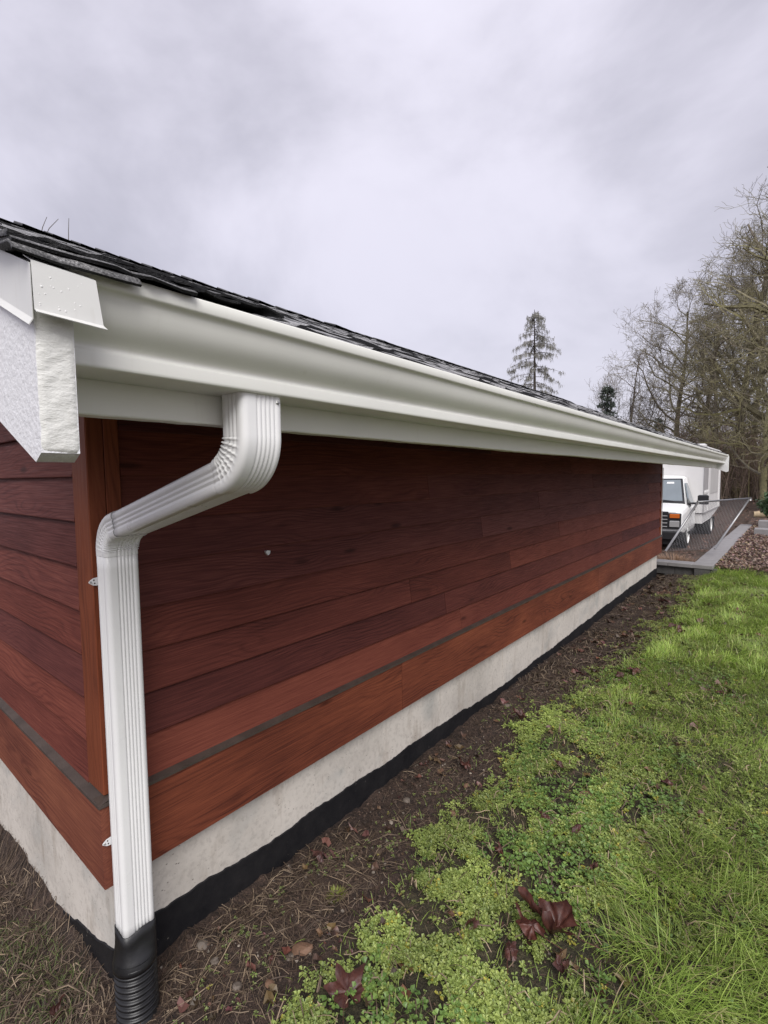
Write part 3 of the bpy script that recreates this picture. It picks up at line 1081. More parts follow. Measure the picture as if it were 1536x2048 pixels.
def elbow(c, a0, a1, pre, post, sgn, sec, name, wr, inner):
    """arc about centre c from angle a0 to a1 with straight collars before and after"""
    pa, na, am, ph = [], [], [], []
    n_ = 90
    dirn = 1 if a1 > a0 else -1
    def pn(a): return np.array([c[0] + RB * math.cos(a), c[1] + RB * math.sin(a)]), np.array([math.cos(a), math.sin(a)])
    def tg(a): return dirn * np.array([-math.sin(a), math.cos(a)])
    p_, nn = pn(a0)
    for t in np.linspace(pre, 0.002, 10):
        pa.append(p_ - tg(a0) * t); na.append(nn); am.append(0); ph.append(0)
    for t in np.linspace(0, 1, n_):
        a = a0 + (a1 - a0) * t
        p_, nn = pn(a)
        cyc = t * wr
        saw = (cyc % 1.0)
        hgt = math.exp(-((saw - 0.5) / 0.16) ** 2) - 0.35
        pa.append(p_); na.append(nn); am.append(0.115 * min(1, t * 12, (1 - t) * 12)); ph.append(hgt)
    p_, nn = pn(a1)
    for t in np.linspace(0.002, post, 10):
        pa.append(p_ + tg(a1) * t); na.append(nn); am.append(0); ph.append(0)
    na = np.array(na) * sgn
    v_, f_ = sweep(np.array(pa), na, sec, inner, am, ph)
    if sgn * dirn > 0:
        f_ = f_[:, ::-1]
    o_ = MB().add(v_, f_).build(name, M['spout'], downspout, True)
    s_ = o_.modifiers.new('solid', 'SOLIDIFY'); s_.thickness = 0.0012; s_.offset = -1
    return o_


upc, loc_ = (0.68, 1.416), (0.132, 1.105)
e1 = elbow(upc, 0.0, -SWEEP, 0.094, 0.012, 1, spout_section(W_ + 0.004, D_ + 0.004), 'upper_elbow', 8, -1)
e1['label'] = 'crimped white elbow under the gutter outlet'
# lower elbow runs upwards from the straight pipe
e2 = elbow(loc_, math.pi, math.pi - SWEEP, 0.012, 0.035, -1, spout_section(W_ + 0.0015, D_ + 0.0015), 'lower_elbow', 9, 1)
e2['label'] = 'crimped white elbow at the corner board'
# offset pipe between the elbows
pA = np.array([upc[0] + RB * math.cos(-SWEEP), upc[1] + RB * math.sin(-SWEEP)])
pB = np.array([loc_[0] + RB * math.cos(math.pi - SWEEP), loc_[1] + RB * math.sin(math.pi - SWEEP)])
dr = (pB - pA) / np.linalg.norm(pB - pA)
nr = np.array([-dr[1], dr[0]])
if nr[1] > 0: nr = -nr
pA2, pB2 = pA - dr * 0.01, pB - dr * 0.030
ts = np.linspace(0, 1, 16)[:, None]
v, f = sweep(pA2 + (pB2 - pA2) * ts, np.tile(nr, (16, 1)), spout_section(W_, D_))
op = MB().add(v, f[:, ::-1]).build('offset_pipe', M['spout'], downspout, True)
s_ = op.modifiers.new('solid', 'SOLIDIFY'); s_.thickness = 0.0012; s_.offset = -1


def screw_head(c, axis, parent, r=0.0042):
    mb_ = MB()
    ax = np.array(axis, float)
    e_a = np.cross(ax, (0, 0, 1.0)); e_a /= np.linalg.norm(e_a)
    e_b = np.cross(ax, e_a)
    vs, fsx = [], []
    for a, (rr, hh) in enumerate(((1, 0), (1, 0.0012), (0.75, 0.0022), (0.7, 0.0045), (0.3, 0.005))):
        for b in range(8):
            th = b * math.pi / 4
            vs.append(np.array(c) + (e_a * math.cos(th) + e_b * math.sin(th)) * r * rr + ax * hh)
    for a in range(4):
        for b in range(8):
            fsx.append((a * 8 + b, a * 8 + (b + 1) % 8, a * 8 + 8 + (b + 1) % 8, a * 8 + 8 + b))
    fsx.append(tuple(range(32, 40)))
    mb_.add(vs, fsx)
    return mb_.build('screw', M['screw'], parent, False)


screw_head((0.806, 0.107, 1.488), (1, 0, 0), downspout)
# straps: a pierced tab screwed to the corner
for (xf, yc, zc) in ((-0.010, 0.008, 1.008), (0.0045, 0.003, 0.159)):
    mb = MB()
    ol = [(0.048, 0.012), (0.018, 0.013), (0.006, 0.011), (-0.006, 0.002), (-0.006, -0.002), (0.006, -0.011), (0.018, -0.013), (0.048, -0.012)]
    hv = [(xf, yc + a + 0.002, zc + b) for a, b in ol]
    mb.add(hv + [(x + 0.0014, y, z) for x, y, z in hv], [tuple(range(8)), tuple(range(15, 7, -1))] + [(i, i + 8, (i + 1) % 8 + 8, (i + 1) % 8) for i in range(8)])
    st = mb.build('strap', M['white_metal'], downspout)
    for a, b in ((0.011, 0.005), (0.013, -0.005)):
        hh = MB()
        vs = [(xf + 0.0018, yc + a + 0.0022 * math.cos(t), zc + b + 0.0028 * math.sin(t)) for t in np.arange(8) * math.pi / 4]
        hh.add(vs + [(x - 0.001, y, z) for x, y, z in vs], [tuple(range(8))] + [(i, (i + 1) % 8, (i + 1) % 8 + 8, i + 8) for i in range(8)])
        hh.build('hole', M['drip'], st)
    screw_head((xf + 0.0014, yc + 0.0015, zc), (1, 0, 0), st, 0.0034)

# ------------------------------------------------------------------ black drain pipe at the foot of the downspout
drain = empty('drain_pipe', (0.062, 0.058, -0.5))
tag(drain, 'black corrugated drain pipe taking the foot of the white downspout', 'drain pipe')
mb = MB()
zr = np.linspace(-0.225, -0.62, 230)
pitch_ = 0.0205
rr = 0.060 + 0.0042 * np.clip(1.6 * np.sin((zr + 0.225) / pitch_ * 2 * math.pi), -1, 1)
nsd = 36
an = np.arange(nsd) * 2 * math.pi / nsd
lean = (zr + 0.225) * -0.03
V = np.stack([0.062 + lean[:, None] + rr[:, None] * np.cos(an), 0.058 + rr[:, None] * np.sin(an), np.repeat(zr[:, None] + 0.006 * 0, nsd, 1)], -1)
V[:, :, 2] += 0.008 * np.cos(an + 0.6)[None, :]
i = np.arange(len(zr) - 1)[:, None] * nsd
j = np.arange(nsd)[None, :]
mb.add(V.reshape(-1, 3), np.stack([i + j, i + nsd + j, i + nsd + (j + 1) % nsd, i + (j + 1) % nsd], -1).reshape(-1, 4))
mb.build('corrugated_pipe', M['black_plastic'], drain, True)
# square-to-round adapter
mb = MB()
rows = []
for t, z in ((0, -0.128), (0.0, -0.165), (0.15, -0.185), (0.55, -0.212), (1.0, -0.232), (1.0, -0.245)):
    ring = []
    for a in np.arange(40) * 2 * math.pi / 40:
        c_, s__ = math.cos(a), math.sin(a)
        e_ = 5.0
        rsq = (abs(c_ / 0.044) ** e_ + abs(s__ / 0.055) ** e_) ** (-1 / e_)
        r = rsq * (1 - t) + 0.0655 * t
        ring.append((0.047 * (1 - t) + 0.062 * t + r * c_, 0.07 * (1 - t) + 0.058 * t + r * s__, z + 0.004 * math.sin(3 * a + 1) * (t == 0)))
    rows.append(ring)
V = np.array(rows)
i = np.arange(len(rows) - 1)[:, None] * 40
j = np.arange(40)[None, :]
mb.add(V.reshape(-1, 3), np.stack([i + j, i + 40 + j, i + 40 + (j + 1) % 40, i + (j + 1) % 40], -1).reshape(-1, 4))
ad = mb.build('adapter', M['black_plastic'], drain, True)
s_ = ad.modifiers.new('solid', 'SOLIDIFY'); s_.thickness = 0.0025; s_.offset = -1

# ------------------------------------------------------------------ retaining wall of concrete blocks
M['block'] = mat_plain('dark_retaining_block', (0.085, 0.082, 0.08), 0.8, 0, 0.3, 10, 0.5, 60)
M['cap'] = mat_plain('grey_cap_stone', (0.235, 0.225, 0.225), 0.75, 0, 0.16, 7, 0.4, 90)
rw = empty('retaining_wall', (0.3, 9.1, -0.8))
tag(rw, 'low grey block retaining wall with flat caps beyond the shed', 'retaining wall')


def bevel_box(mb_, a, b, e=0.006):
    x0, y0, z0 = a; x1, y1, z1 = b
    v_ = []
    for z, i_ in ((z0, 0), (z1 - e, 0), (z1, e)):
        v_ += [(x0 + i_, y0 + i_, z), (x1 - i_, y0 + i_, z), (x1 - i_, y1 - i_, z), (x0 + i_, y1 - i_, z)]
    f_ = [(3, 2, 1, 0), (8, 9, 10, 11)]
    for l in (0, 4):
        for q_ in range(4):
            f_.append((l + q_, l + (q_ + 1) % 4, l + 4 + (q_ + 1) % 4, l + 4 + q_))
    return mb_.add(v_, f_)


def unit(name, size, loc, mat, rotz=0):
    me = UNITS.get((name, size))
    if me is None:
        me = bevel_box(MB(), (-size[0] / 2, -size[1] / 2, 0), (size[0] / 2, size[1] / 2, size[2])).mesh(name, mat)
        UNITS[(name, size)] = me
    return link(name, me, rw, loc, (0, 0, rotz))


UNITS = {}
RWT = -0.165               # top of the caps
for r_ in range(3):
    for q in range(3):
        xq = -0.10 + (q + (0.5 if r_ % 2 else 0)) * 0.30 + 0.13
        if xq < 0.66:
            unit('block', (0.296, 0.20, 0.147), (xq, 9.08, RWT - 0.06 - 0.15 * (r_ + 1)), M['block'])
for q in range(2):
    unit('cap_stone', (0.345, 0.30, 0.058), (-0.085 + q * 0.350, 9.06, RWT - 0.058), M['cap'])
yq = 9.06
q = 0
while yq < 17.2:
    xq = 0.585 + (yq - 9) * 0.0125
    unit('cap_stone', (0.29, 0.42, 0.058), (xq, yq + 0.06, RWT - 0.058 + rng.uniform(-0.003, 0.003)), M['cap'], rng.normal(-0.0125, 0.008))
    for r_ in range(4):
        unit('block', (0.22, 0.40, 0.147), (xq, yq + (0.2 if r_ % 2 else 0) + 0.06, RWT - 0.06 - 0.15 * (r_ + 1)), M['block'])
    yq += 0.425
    q += 1

# ------------------------------------------------------------------ leaning chain-link panel
fp = empty('chain_link_panel', (0.25, 10.2, -0.2))
tag(fp, 'bent chain-link panel in a steel tube frame leaning beside the truck', 'fence panel')
BL, TL, TR, BR = (np.array(a) for a in ((-0.22, 10.5, -0.20), (0.19, 11.4, 0.751), (1.077, 10.9, 0.86), (0.64, 10.0, -0.02)))
MB().tube([BL, TL], 0.021, 8).build('frame_tube', M['galv'], fp, True)
MB().tube([TL, TR], 0.019, 8).build('frame_tube', M['galv'], fp, True)
MB().tube([TR, BR], 0.017, 8).build('frame_tube', M['galv'], fp, True)
for c_ in (TL, TR):
    MB().tube([c_ - (0, 0, 0.04), c_ - (0, 0, 0.01), c_ + (0, 0, 0.025)], [0.026, 0.03, 0.022], 8).build('corner_fitting', M['galv'], fp, True)
mb = MB()
NW = 17


def pan(a, b):
    p_ = BL * (1 - a) * (1 - b) + BR * a * (1 - b) + TL * (1 - a) * b + TR * a * b
    return p_ + np.array([0.02, -0.03, -0.05]) * math.sin(a * math.pi) * math.sin(b * math.pi)


for sgn in (1, -1):
    for q in range(-NW, NW):
        ptl = []
        for t in np.linspace(0, 1, 13):
            a = (q / NW + t) if sgn > 0 else (q / NW + 1 - t)
            b = t
            if 0 <= a <= 1:
                ptl.append(pan(a, b))
        if len(ptl) > 1:
            mb.tube(ptl, 0.0019, 3, None, False)
tag(mb.build('chain_link_mesh', M['galv'], fp), None, None, None, 'stuff')

# ------------------------------------------------------------------ white box truck
M['tpaint'] = mat_plain('white_truck_paint', (0.78, 0.78, 0.77), 0.28, 0, 0.04, 3)
M['tbox'] = mat_plain('white_box_panel', (0.70, 0.69, 0.68), 0.4, 0, 0.06, 2)
M['tgrey'] = mat_plain('grey_box_panel', (0.33, 0.32, 0.32), 0.5, 0, 0.12, 2)
M['tblack'] = mat_plain('black_trim', (0.018, 0.018, 0.02), 0.45, 0, 0.3, 6)
M['tyre'] = mat_plain('tyre_rubber', (0.02, 0.02, 0.02), 0.75, 0, 0.3, 10)
M['amber'] = mat_plain('amber_lens', (0.55, 0.13, 0.02), 0.2, 0, 0.1, 30)
M['lens'] = mat_plain('clear_lamp_lens', (0.5, 0.5, 0.5), 0.12, 0.4, 0.1, 30)
M['glass'] = mat_plain('windscreen_glass', (0.20, 0.23, 0.25), 0.06, 0.0, 0.1, 2)
M['sticker'] = mat_plain('white_sticker', (0.8, 0.8, 0.8), 0.5, 0, 0.02, 4)
TZ, TX, TY = -0.82, -1.60, 15.15
truck = empty('box_truck', (TX, TY + 3, TZ))
tag(truck, 'white box truck with black grille parked beyond the shed', 'truck')


def T(x, y, z): return (TX + x, TY + y, TZ + z)


def tb(name, a, b, mat, parent=truck, e=0.02):
    return bevel_box(MB(), T(*a), T(*b), e).build(name, mat, parent)


# cab body: cross-sections along y (bumper at 0), lofted
secs = [  # y, half width low, half width top, z low, z top
    (0.10, 0.93, 0.84, 0.55, 1.10), (0.20, 0.96, 0.88, 0.5, 1.16), (0.55, 0.99, 0.90, 0.5, 1.22), (0.86, 1.0, 0.90, 0.5, 1.28),
    (1.48, 1.0, 0.74, 0.5, 1.98), (1.62, 1.0, 0.73, 0.5, 2.06), (1.95, 1.0, 0.74, 0.5, 2.10), (2.10, 1.0, 0.74, 0.5, 2.09)]
V, Fq = [], []
m_ = 18
for (y, hl, ht, zl, zt_) in secs:
    belt = min(1.22, zt_ - 0.06)
    ring = [(-hl * 0.97, zl), (-hl, zl + 0.12), (-hl, belt - 0.08), (-hl * 0.975, belt), (-(hl * 0.35 + ht * 0.65), belt + (zt_ - belt) * 0.55), (-ht - 0.02, zt_ - 0.05), (-ht + 0.05, zt_ - 0.012), (-ht * 0.55, zt_ + 0.012), (-0.2, zt_ + 0.02)]
    ring = ring + [(-a, b) for a, b in ring[::-1]]
    V += [T(a, y, b) for a, b in ring]
for a in range(len(secs) - 1):
    for b in range(m_):
        Fq.append((a * m_ + b, a * m_ + (b + 1) % m_, a * m_ + m_ + (b + 1) % m_, a * m_ + m_ + b))
Fq += [tuple(range(m_ - 1, -1, -1)), tuple(range((len(secs) - 1) * m_, len(secs) * m_))]
cab = MB().add(V, Fq).build('cab', M['tpaint'], truck)
# windscreen with dark surround
def quad_panel(name, pts, off, mat, parent):
    pts = [np.array(T(*p)) for p in pts]
    n_ = np.cross(pts[1] - pts[0], pts[2] - pts[0]); n_ /= np.linalg.norm(n_)
    a = [p + n_ * off for p in pts]
    b = [p - n_ * 0.02 for p in pts]
    k_ = len(pts)
    return MB().add(a + b, [tuple(range(k_)), tuple(range(2 * k_ - 1, k_ - 1, -1))] + [(i, i + k_, (i + 1) % k_ + k_, (i + 1) % k_) for i in range(k_)]).build(name, mat, parent)


ws = quad_panel('windscreen_surround', [(-0.90, 0.90, 1.28), (0.90, 0.90, 1.28), (0.735, 1.49, 1.99), (-0.735, 1.49, 1.99)], 0.05, M['tblack'], cab)
quad_panel('windscreen', [(-0.83, 0.95, 1.335), (0.83, 0.95, 1.335), (0.69, 1.455, 1.945), (-0.69, 1.455, 1.945)], 0.058, M['glass'], cab)
quad_panel('sticker', [(0.34, 1.36, 1.83), (0.54, 1.36, 1.83), (0.53, 1.40, 1.88), (0.35, 1.40, 1.88)], 0.064, M['sticker'], cab)
MB().tube([T(0.62, 0.86, 1.36), T(0.3, 0.88, 1.39), T(-0.05, 0.93, 1.47)], 0.012, 5).build('wiper', M['tblack'], cab)
quad_panel('side_window', [(0.985, 1.02, 1.26), (0.985, 1.82, 1.26), (0.80, 1.80, 1.88), (0.80, 1.52, 1.88)], 0.02, M['glass'], cab)
tb('door_handle', (1.0, 1.72, 1.05), (1.03, 1.88, 1.09), M['tblack'], cab, 0.005)
tb('grille', (-0.62, 0.05, 0.62), (0.62, 0.12, 1.10), M['tblack'], cab)
for q in range(4):
    tb('grille_bar', (-0.60, 0.03, 0.67 + q * 0.1), (0.60, 0.06, 0.69 + q * 0.1), M['tgrey'], cab, 0.003)
for s in (-1, 1):
    xs_ = sorted((s * 0.60, s * 0.93))
    tb('lamp_housing', (xs_[0], 0.045, 0.62), (xs_[1], 0.13, 1.06), M['tblack'], cab)
    xs_ = sorted((s * 0.66, s * 0.90))
    tb('turn_signal', (xs_[0], 0.02, 0.93), (xs_[1], 0.06, 1.04), M['amber'], cab, 0.01)
    tb('headlight', (xs_[0], 0.02, 0.68), (xs_[1], 0.06, 0.85), M['lens'], cab, 0.015)
    # mirrors on arms
    mp = T(s * 1.33, 0.98, 1.42)
    mi = bevel_box(MB(), (mp[0] - 0.13, mp[1] - 0.05, mp[2] - 0.14), (mp[0] + 0.13, mp[1] + 0.06, mp[2] + 0.13), 0.03).build('mirror', M['tblack'], cab)
    MB().tube([T(s * 0.96, 1.0, 1.30), T(s * 1.28, 0.98, 1.31)], 0.03, 8).build('mirror_arm', M['tblack'], mi, True)
    MB().add([T(s * 0.955, 0.92, 1.18), T(s * 0.955, 1.12, 1.2), T(s * 0.93, 1.1, 1.46), T(s * 1.03, 0.98, 1.2), T(s * 1.03, 1.08, 1.22), T(s * 1.01, 1.06, 1.34)],
             [(0, 1, 2), (3, 5, 4), (0, 3, 4, 1), (1, 4, 5, 2), (2, 5, 3, 0)]).build('mirror_base', M['tblack'], mi)
tb('bumper', (-0.98, -0.06, 0.34), (0.98, 0.12, 0.56), M['tblack'], truck, 0.03)
tb('valance', (-0.9, 0.06, 0.18), (0.9, 0.16, 0.335), M['tblack'], truck)
tb('chassis', (-0.5, 0.2, 0.42), (0.5, 6.3, 0.62), M['tblack'], truck)
tb('running_gear', (-1.0, 2.3, 0.30), (0.70, 6.2, 0.90), M['tblack'], truck)
tb('step', (0.75, 1.1, 0.40), (1.02, 2.1, 0.495), M['tblack'], truck)
# box body
BXF, BXR, BH0, BH1 = 2.15, 6.5, 0.95, 3.02
box_ = tb('cargo_box', (-1.2, BXF, BH0), (1.19, BXR, BH1), M['tbox'], truck, 0.03)
tb('side_panel', (1.185, BXF + 0.04, 1.66), (1.200, BXF + 1.05, BH1 - 0.25), M['tgrey'], box_, 0.003)
tb('corner_post', (1.186, BXF + 1.08, 0.97), (1.215, BXF + 1.45, BH1 - 0.04), M['tbox'], box_, 0.004)
tb('side_panel', (1.185, BXF + 1.52, 1.50), (1.205, BXR - 0.62, BH1 - 0.2), mat_plain('pale_grey_panel', (0.5, 0.49, 0.48), 0.45, 0, 0.06, 2), box_, 0.003)
tb('corner_post', (1.186, BXR - 0.32, 0.97), (1.215, BXR - 0.02, BH1 - 0.04), M['tbox'], box_, 0.004)
for q in range(3):
    tb('rung', (1.19, BXF + 0.10, 1.28 + q * 0.13), (1.24, BXF + 1.0, 1.345 + q * 0.13), M['tbox'], box_, 0.004)
tb('corner_rail', (1.192, BXF - 0.012, 0.96), (1.212, BXF + 0.035, BH1 - 0.06), M['tgrey'], box_, 0.003)
tb('bottom_rail', (1.192, BXF + 0.04, 0.93), (1.222, BXR, 0.965), M['tgrey'], box_, 0.003)
tb('roof_cap', (-1.22, BXF - 0.03, BH1 - 0.05), (1.21, BXF + 0.35, BH1 + 0.05), M['tbox'], box_, 0.03)
# tapering side locker below the box
mb = MB()
mb.extrude([(TY + 2.2, TZ + 0.93), (TY + 6.3, TZ + 0.93), (TY + 6.3, TZ + 0.86), (TY + 4.2, TZ + 0.64), (TY + 2.2, TZ + 0.62)], 0, TX + 0.72, TX + 1.17)
mb.build('side_locker', M['tbox'], truck)
tb('mud_flap', (0.68, 5.75, 0.14), (1.14, 5.77, 0.6), M['tblack'], truck, 0.003)


def wheel(x0, x1, y, r=0.37):
    mb_ = MB()
    n_ = 28
    an_ = np.arange(n_) * 2 * math.pi / n_
    prof_ = [(0, r * 0.6), (0, r * 0.9), (0.03, r), (x1 - x0 - 0.03, r), (x1 - x0, r * 0.9), (x1 - x0, r * 0.6)]
    vs = [T(x0 + a, y + b * math.cos(t), r + b * math.sin(t)) for a, b in prof_ for t in an_]
    fs_ = [(i * n_ + j, i * n_ + (j + 1) % n_, i * n_ + n_ + (j + 1) % n_, i * n_ + n_ + j) for i in range(5) for j in range(n_)]
    o_ = mb_.add(vs, fs_).build('wheel', M['tyre'], truck, True)
    mb_ = MB()
    prof_ = [(0.02, r * 0.62), (-0.01, r * 0.58), (-0.06, r * 0.45), (-0.05, r * 0.2), (0.0, r * 0.18), (0.0, 0.001)]
    vs = [T(x1 + a, y + b * math.cos(t), r + b * math.sin(t)) for a, b in prof_ for t in an_]
    mb_.add(vs, fs_).build('rim', M['tpaint'], o_, True)


for s in (-1, 1):
    a, b = (0.76, 0.98) if s > 0 else (-0.98, -0.76)
    wheel(a, b, 0.92)
    a, b = (0.62, 1.12) if s > 0 else (-1.12, -0.62)
    wheel(a, b, 4.95)

# ------------------------------------------------------------------ trees
def polar(az_deg, d):
    a = math.radians(az_deg)
    return CAM[0] - d * math.sin(a), CAM[1] + d * math.cos(a)


def tree_mesh(seed, h, r0, crown_lo, spread, nb=18, droop=0.0, moss=0.4, lvl=3, up=0.5, lean=0.0, kids=(8, 6, 3)):
    r = np.random.default_rng(seed)
    trunk, crown = MB(), MB()
    bark = np.array([0.21, 0.18, 0.155])
    mossc = np.array([0.20, 0.185, 0.08])

    def tint():
        m_ = np.clip(r.normal(moss, 0.25), 0, 1)
        return (bark + (mossc - bark) * m_) * r.uniform(0.7, 1.2)

    batch = {}

    def grow(p, d, length, rad, level):
        nseg = 6 if level <= 1 else 4
        pts = np.zeros((nseg + 1, 3))
        pts[0] = p
        dd = d.copy()
        jit = r.normal(0, 0.15 + 0.05 * level, (nseg, 3))
        upv = (0.10 * up if level < 3 else 0.05) - droop * 0.05 * level
        for s_ in range(nseg):
            dd = dd + jit[s_]
            dd[2] += upv
            dd = dd / math.sqrt(dd @ dd)
            pts[s_ + 1] = pts[s_] + dd * (length / nseg)
        rads = np.linspace(rad, max(rad * 0.35, 0.0065), nseg + 1)
        batch.setdefault((nseg, 5 if level <= 1 else 3), []).append((pts, rads, tint()))
        if level < lvl:
            for q_ in range(kids[level - 1]):
                t = r.uniform(0.22, 1.0)
                i_ = min(int(t * nseg), nseg - 1)
                seg_ = pts[i_ + 1] - pts[i_]
                pp = pts[i_] + seg_ * (t * nseg - i_)
                tang = seg_ / math.sqrt(seg_ @ seg_)
                rv = r.normal(0, 1, 3)
                side = np.array([tang[1] * rv[2] - tang[2] * rv[1], tang[2] * rv[0] - tang[0] * rv[2], tang[0] * rv[1] - tang[1] * rv[0]])
                side /= math.sqrt(side @ side) + 1e-9
                ang = r.uniform(0.45, 1.0)
                grow(pp, tang * math.cos(ang) + side * math.sin(ang), length * r.uniform(0.4, 0.7) * (1.12 - 0.4 * t), max(rads[i_] * 0.5, 0.0075), level + 1)
    nseg = 12
    pts = [np.array([0, 0, -0.8])]
    dd = np.array([lean, 0, 1.0])
    for s_ in range(nseg):
        dd = dd + r.normal(0, 0.035, 3) * np.array([1, 1, 0.2])
        dd /= np.linalg.norm(dd)
        pts.append(pts[-1] + dd * (h * 0.93 + 0.8) / nseg)
    pts = np.array(pts)
    rads = r0 * (1 - np.linspace(0, 0.9, nseg + 1)) ** 0.8
    trunk.tube(pts, rads, 9, tint())
    for q_ in range(nb):
        t = crown_lo + (1 - crown_lo) * ((q_ + r.uniform(0, 1)) / nb)
        i_ = min(int(t * nseg), nseg - 1)
        pp = pts[i_] + (pts[i_ + 1] - pts[i_]) * (t * nseg - i_)
        az = q_ * 2.4 + r.uniform(-0.5, 0.5)
        el = r.uniform(0.25, 0.8) + 0.5 * up * (t - crown_lo)
        d = np.array([math.cos(az) * math.cos(el), math.sin(az) * math.cos(el), math.sin(el)])
        rel = (t - crown_lo) / (1 - crown_lo)
        grow(pp, d, spread * (0.55 + 0.75 * math.sin(math.pi * min(1, rel * 0.75 + 0.25))) * r.uniform(0.75, 1.15), rads[i_] * 0.5, 1)
    for (ns_, sides), L_ in batch.items():
        crown.tubes(np.array([a[0] for a in L_]), np.array([a[1] for a in L_]), np.array([a[2] for a in L_]), sides)
    return trunk, crown


def put_tree(name, label, az, d, seed, **kw):
    x, y = polar(az, d)
    z = float(gz(x, y, False))
    t, c = tree_mesh(seed, **kw)
    e_ = empty(name, (x, y, z))
    tag(e_, label, 'tree', 'bare trees behind the yard')
    tm, cm = t.mesh('trunk', M['bark'], True), c.mesh('crown', M['bark'])
    for nm, me in (('trunk', tm), ('crown', cm)):
        o_ = bpy.data.objects.new(nm, me)
        COL.objects.link(o_)
        o_.parent = e_
    return e_


put_tree('maple_tree', 'tall mossy bare maple at the right edge, the largest tree', -0.6, 33, 201, h=17.0, r0=0.5, crown_lo=0.16, spread=5.0, nb=30, moss=0.6, lvl=4, up=0.35)
put_tree('bare_tree', 'bare tree with high rounded crown just left of the largest maple', 4.4, 40, 202, h=17.2, r0=0.3, crown_lo=0.28, spread=3.5, nb=28, moss=0.4, lvl=4)
put_tree('bare_tree', 'bare tree with fan-shaped crown, leftmost of the tall trees', 9.2, 42, 203, h=13.8, r0=0.24, crown_lo=0.2, spread=3.9, nb=26, moss=0.3, lvl=4, kids=(8, 6, 4))
put_tree('bare_tree', 'bare tree between the fan-shaped crown and the high rounded crown', 7.0, 46, 204, h=16.0, r0=0.26, crown_lo=0.3, spread=3.1, nb=24, moss=0.35, lvl=4)
put_tree('bare_tree', 'slender bare tree behind the largest maple, thin straight trunk', 3.0, 50, 205, h=18.5, r0=0.22, crown_lo=0.35, spread=3.2, nb=20, moss=0.4, lvl=4)
put_tree('bare_tree', 'small thin bare tree with forked top, standing alone over the roof', 13.4, 46, 206, h=12.0, r0=0.15, crown_lo=0.45, spread=2.0, nb=8, moss=0.1, lvl=3, up=1.2)
put_tree('bare_tree', 'low twiggy bare tree beside the small dark conifer', 15.4, 48, 207, h=9.4, r0=0.10, crown_lo=0.15, spread=2.6, nb=24, moss=0.05, lvl=3, up=1.9)
put_tree('bare_tree', 'low twiggy bare tree under the fan-shaped crown', 11.8, 46, 208, h=8.6, r0=0.10, crown_lo=0.15, spread=2.6, nb=22, moss=0.1, lvl=3, up=1.6)
put_tree('bare_tree', 'straight bare tree in the gap right of the fan-shaped crown', 5.8, 36, 210, h=10.5, r0=0.18, crown_lo=0.3, spread=2.6, nb=22, moss=0.5, lvl=4)
put_tree('bare_tree', 'low mossy bare tree in front of the largest maple', 1.9, 30, 211, h=8.5, r0=0.16, crown_lo=0.2, spread=2.8, nb=22, moss=0.7, lvl=4)

# twigs of a sapling showing over the ridge at the left
x, y = polar(71.9, 9.0)
sap = empty('bare_sapling', (x, y, -0.7))
tag(sap, 'thin bare sapling whose twig tips show over the roof ridge', 'sapling')
mb = MB().tube([(x, y, -0.7), (x + 0.05, y, 1.8), (x, y + 0.04, 3.9)], [0.04, 0.03, 0.014], 6, (0.06, 0.05, 0.045))
mb.build('trunk', M['bark'], sap)
mb = MB()
for azb, azt, elt in ((73.2, 72.5, 0.430), (73.0, 71.6, 0.431), (70.9, 70.75, 0.436)):
    bx, by = polar(azb, 9.0)
    tx, ty = polar(azt, 9.0)
    zb_, zt_ = CAM[2] + 0.385 * 9.0, CAM[2] + elt * 9.0
    mb.tube([(x, y, 3.6), (bx, by, zb_), (bx * 0.55 + tx * 0.45, by * 0.55 + ty * 0.45, zb_ * 0.4 + zt_ * 0.6), (tx, ty, zt_)], [0.010, 0.007, 0.005, 0.0035], 4, (0.13, 0.115, 0.105), False)
mb.build('crown', M['bark'], sap)


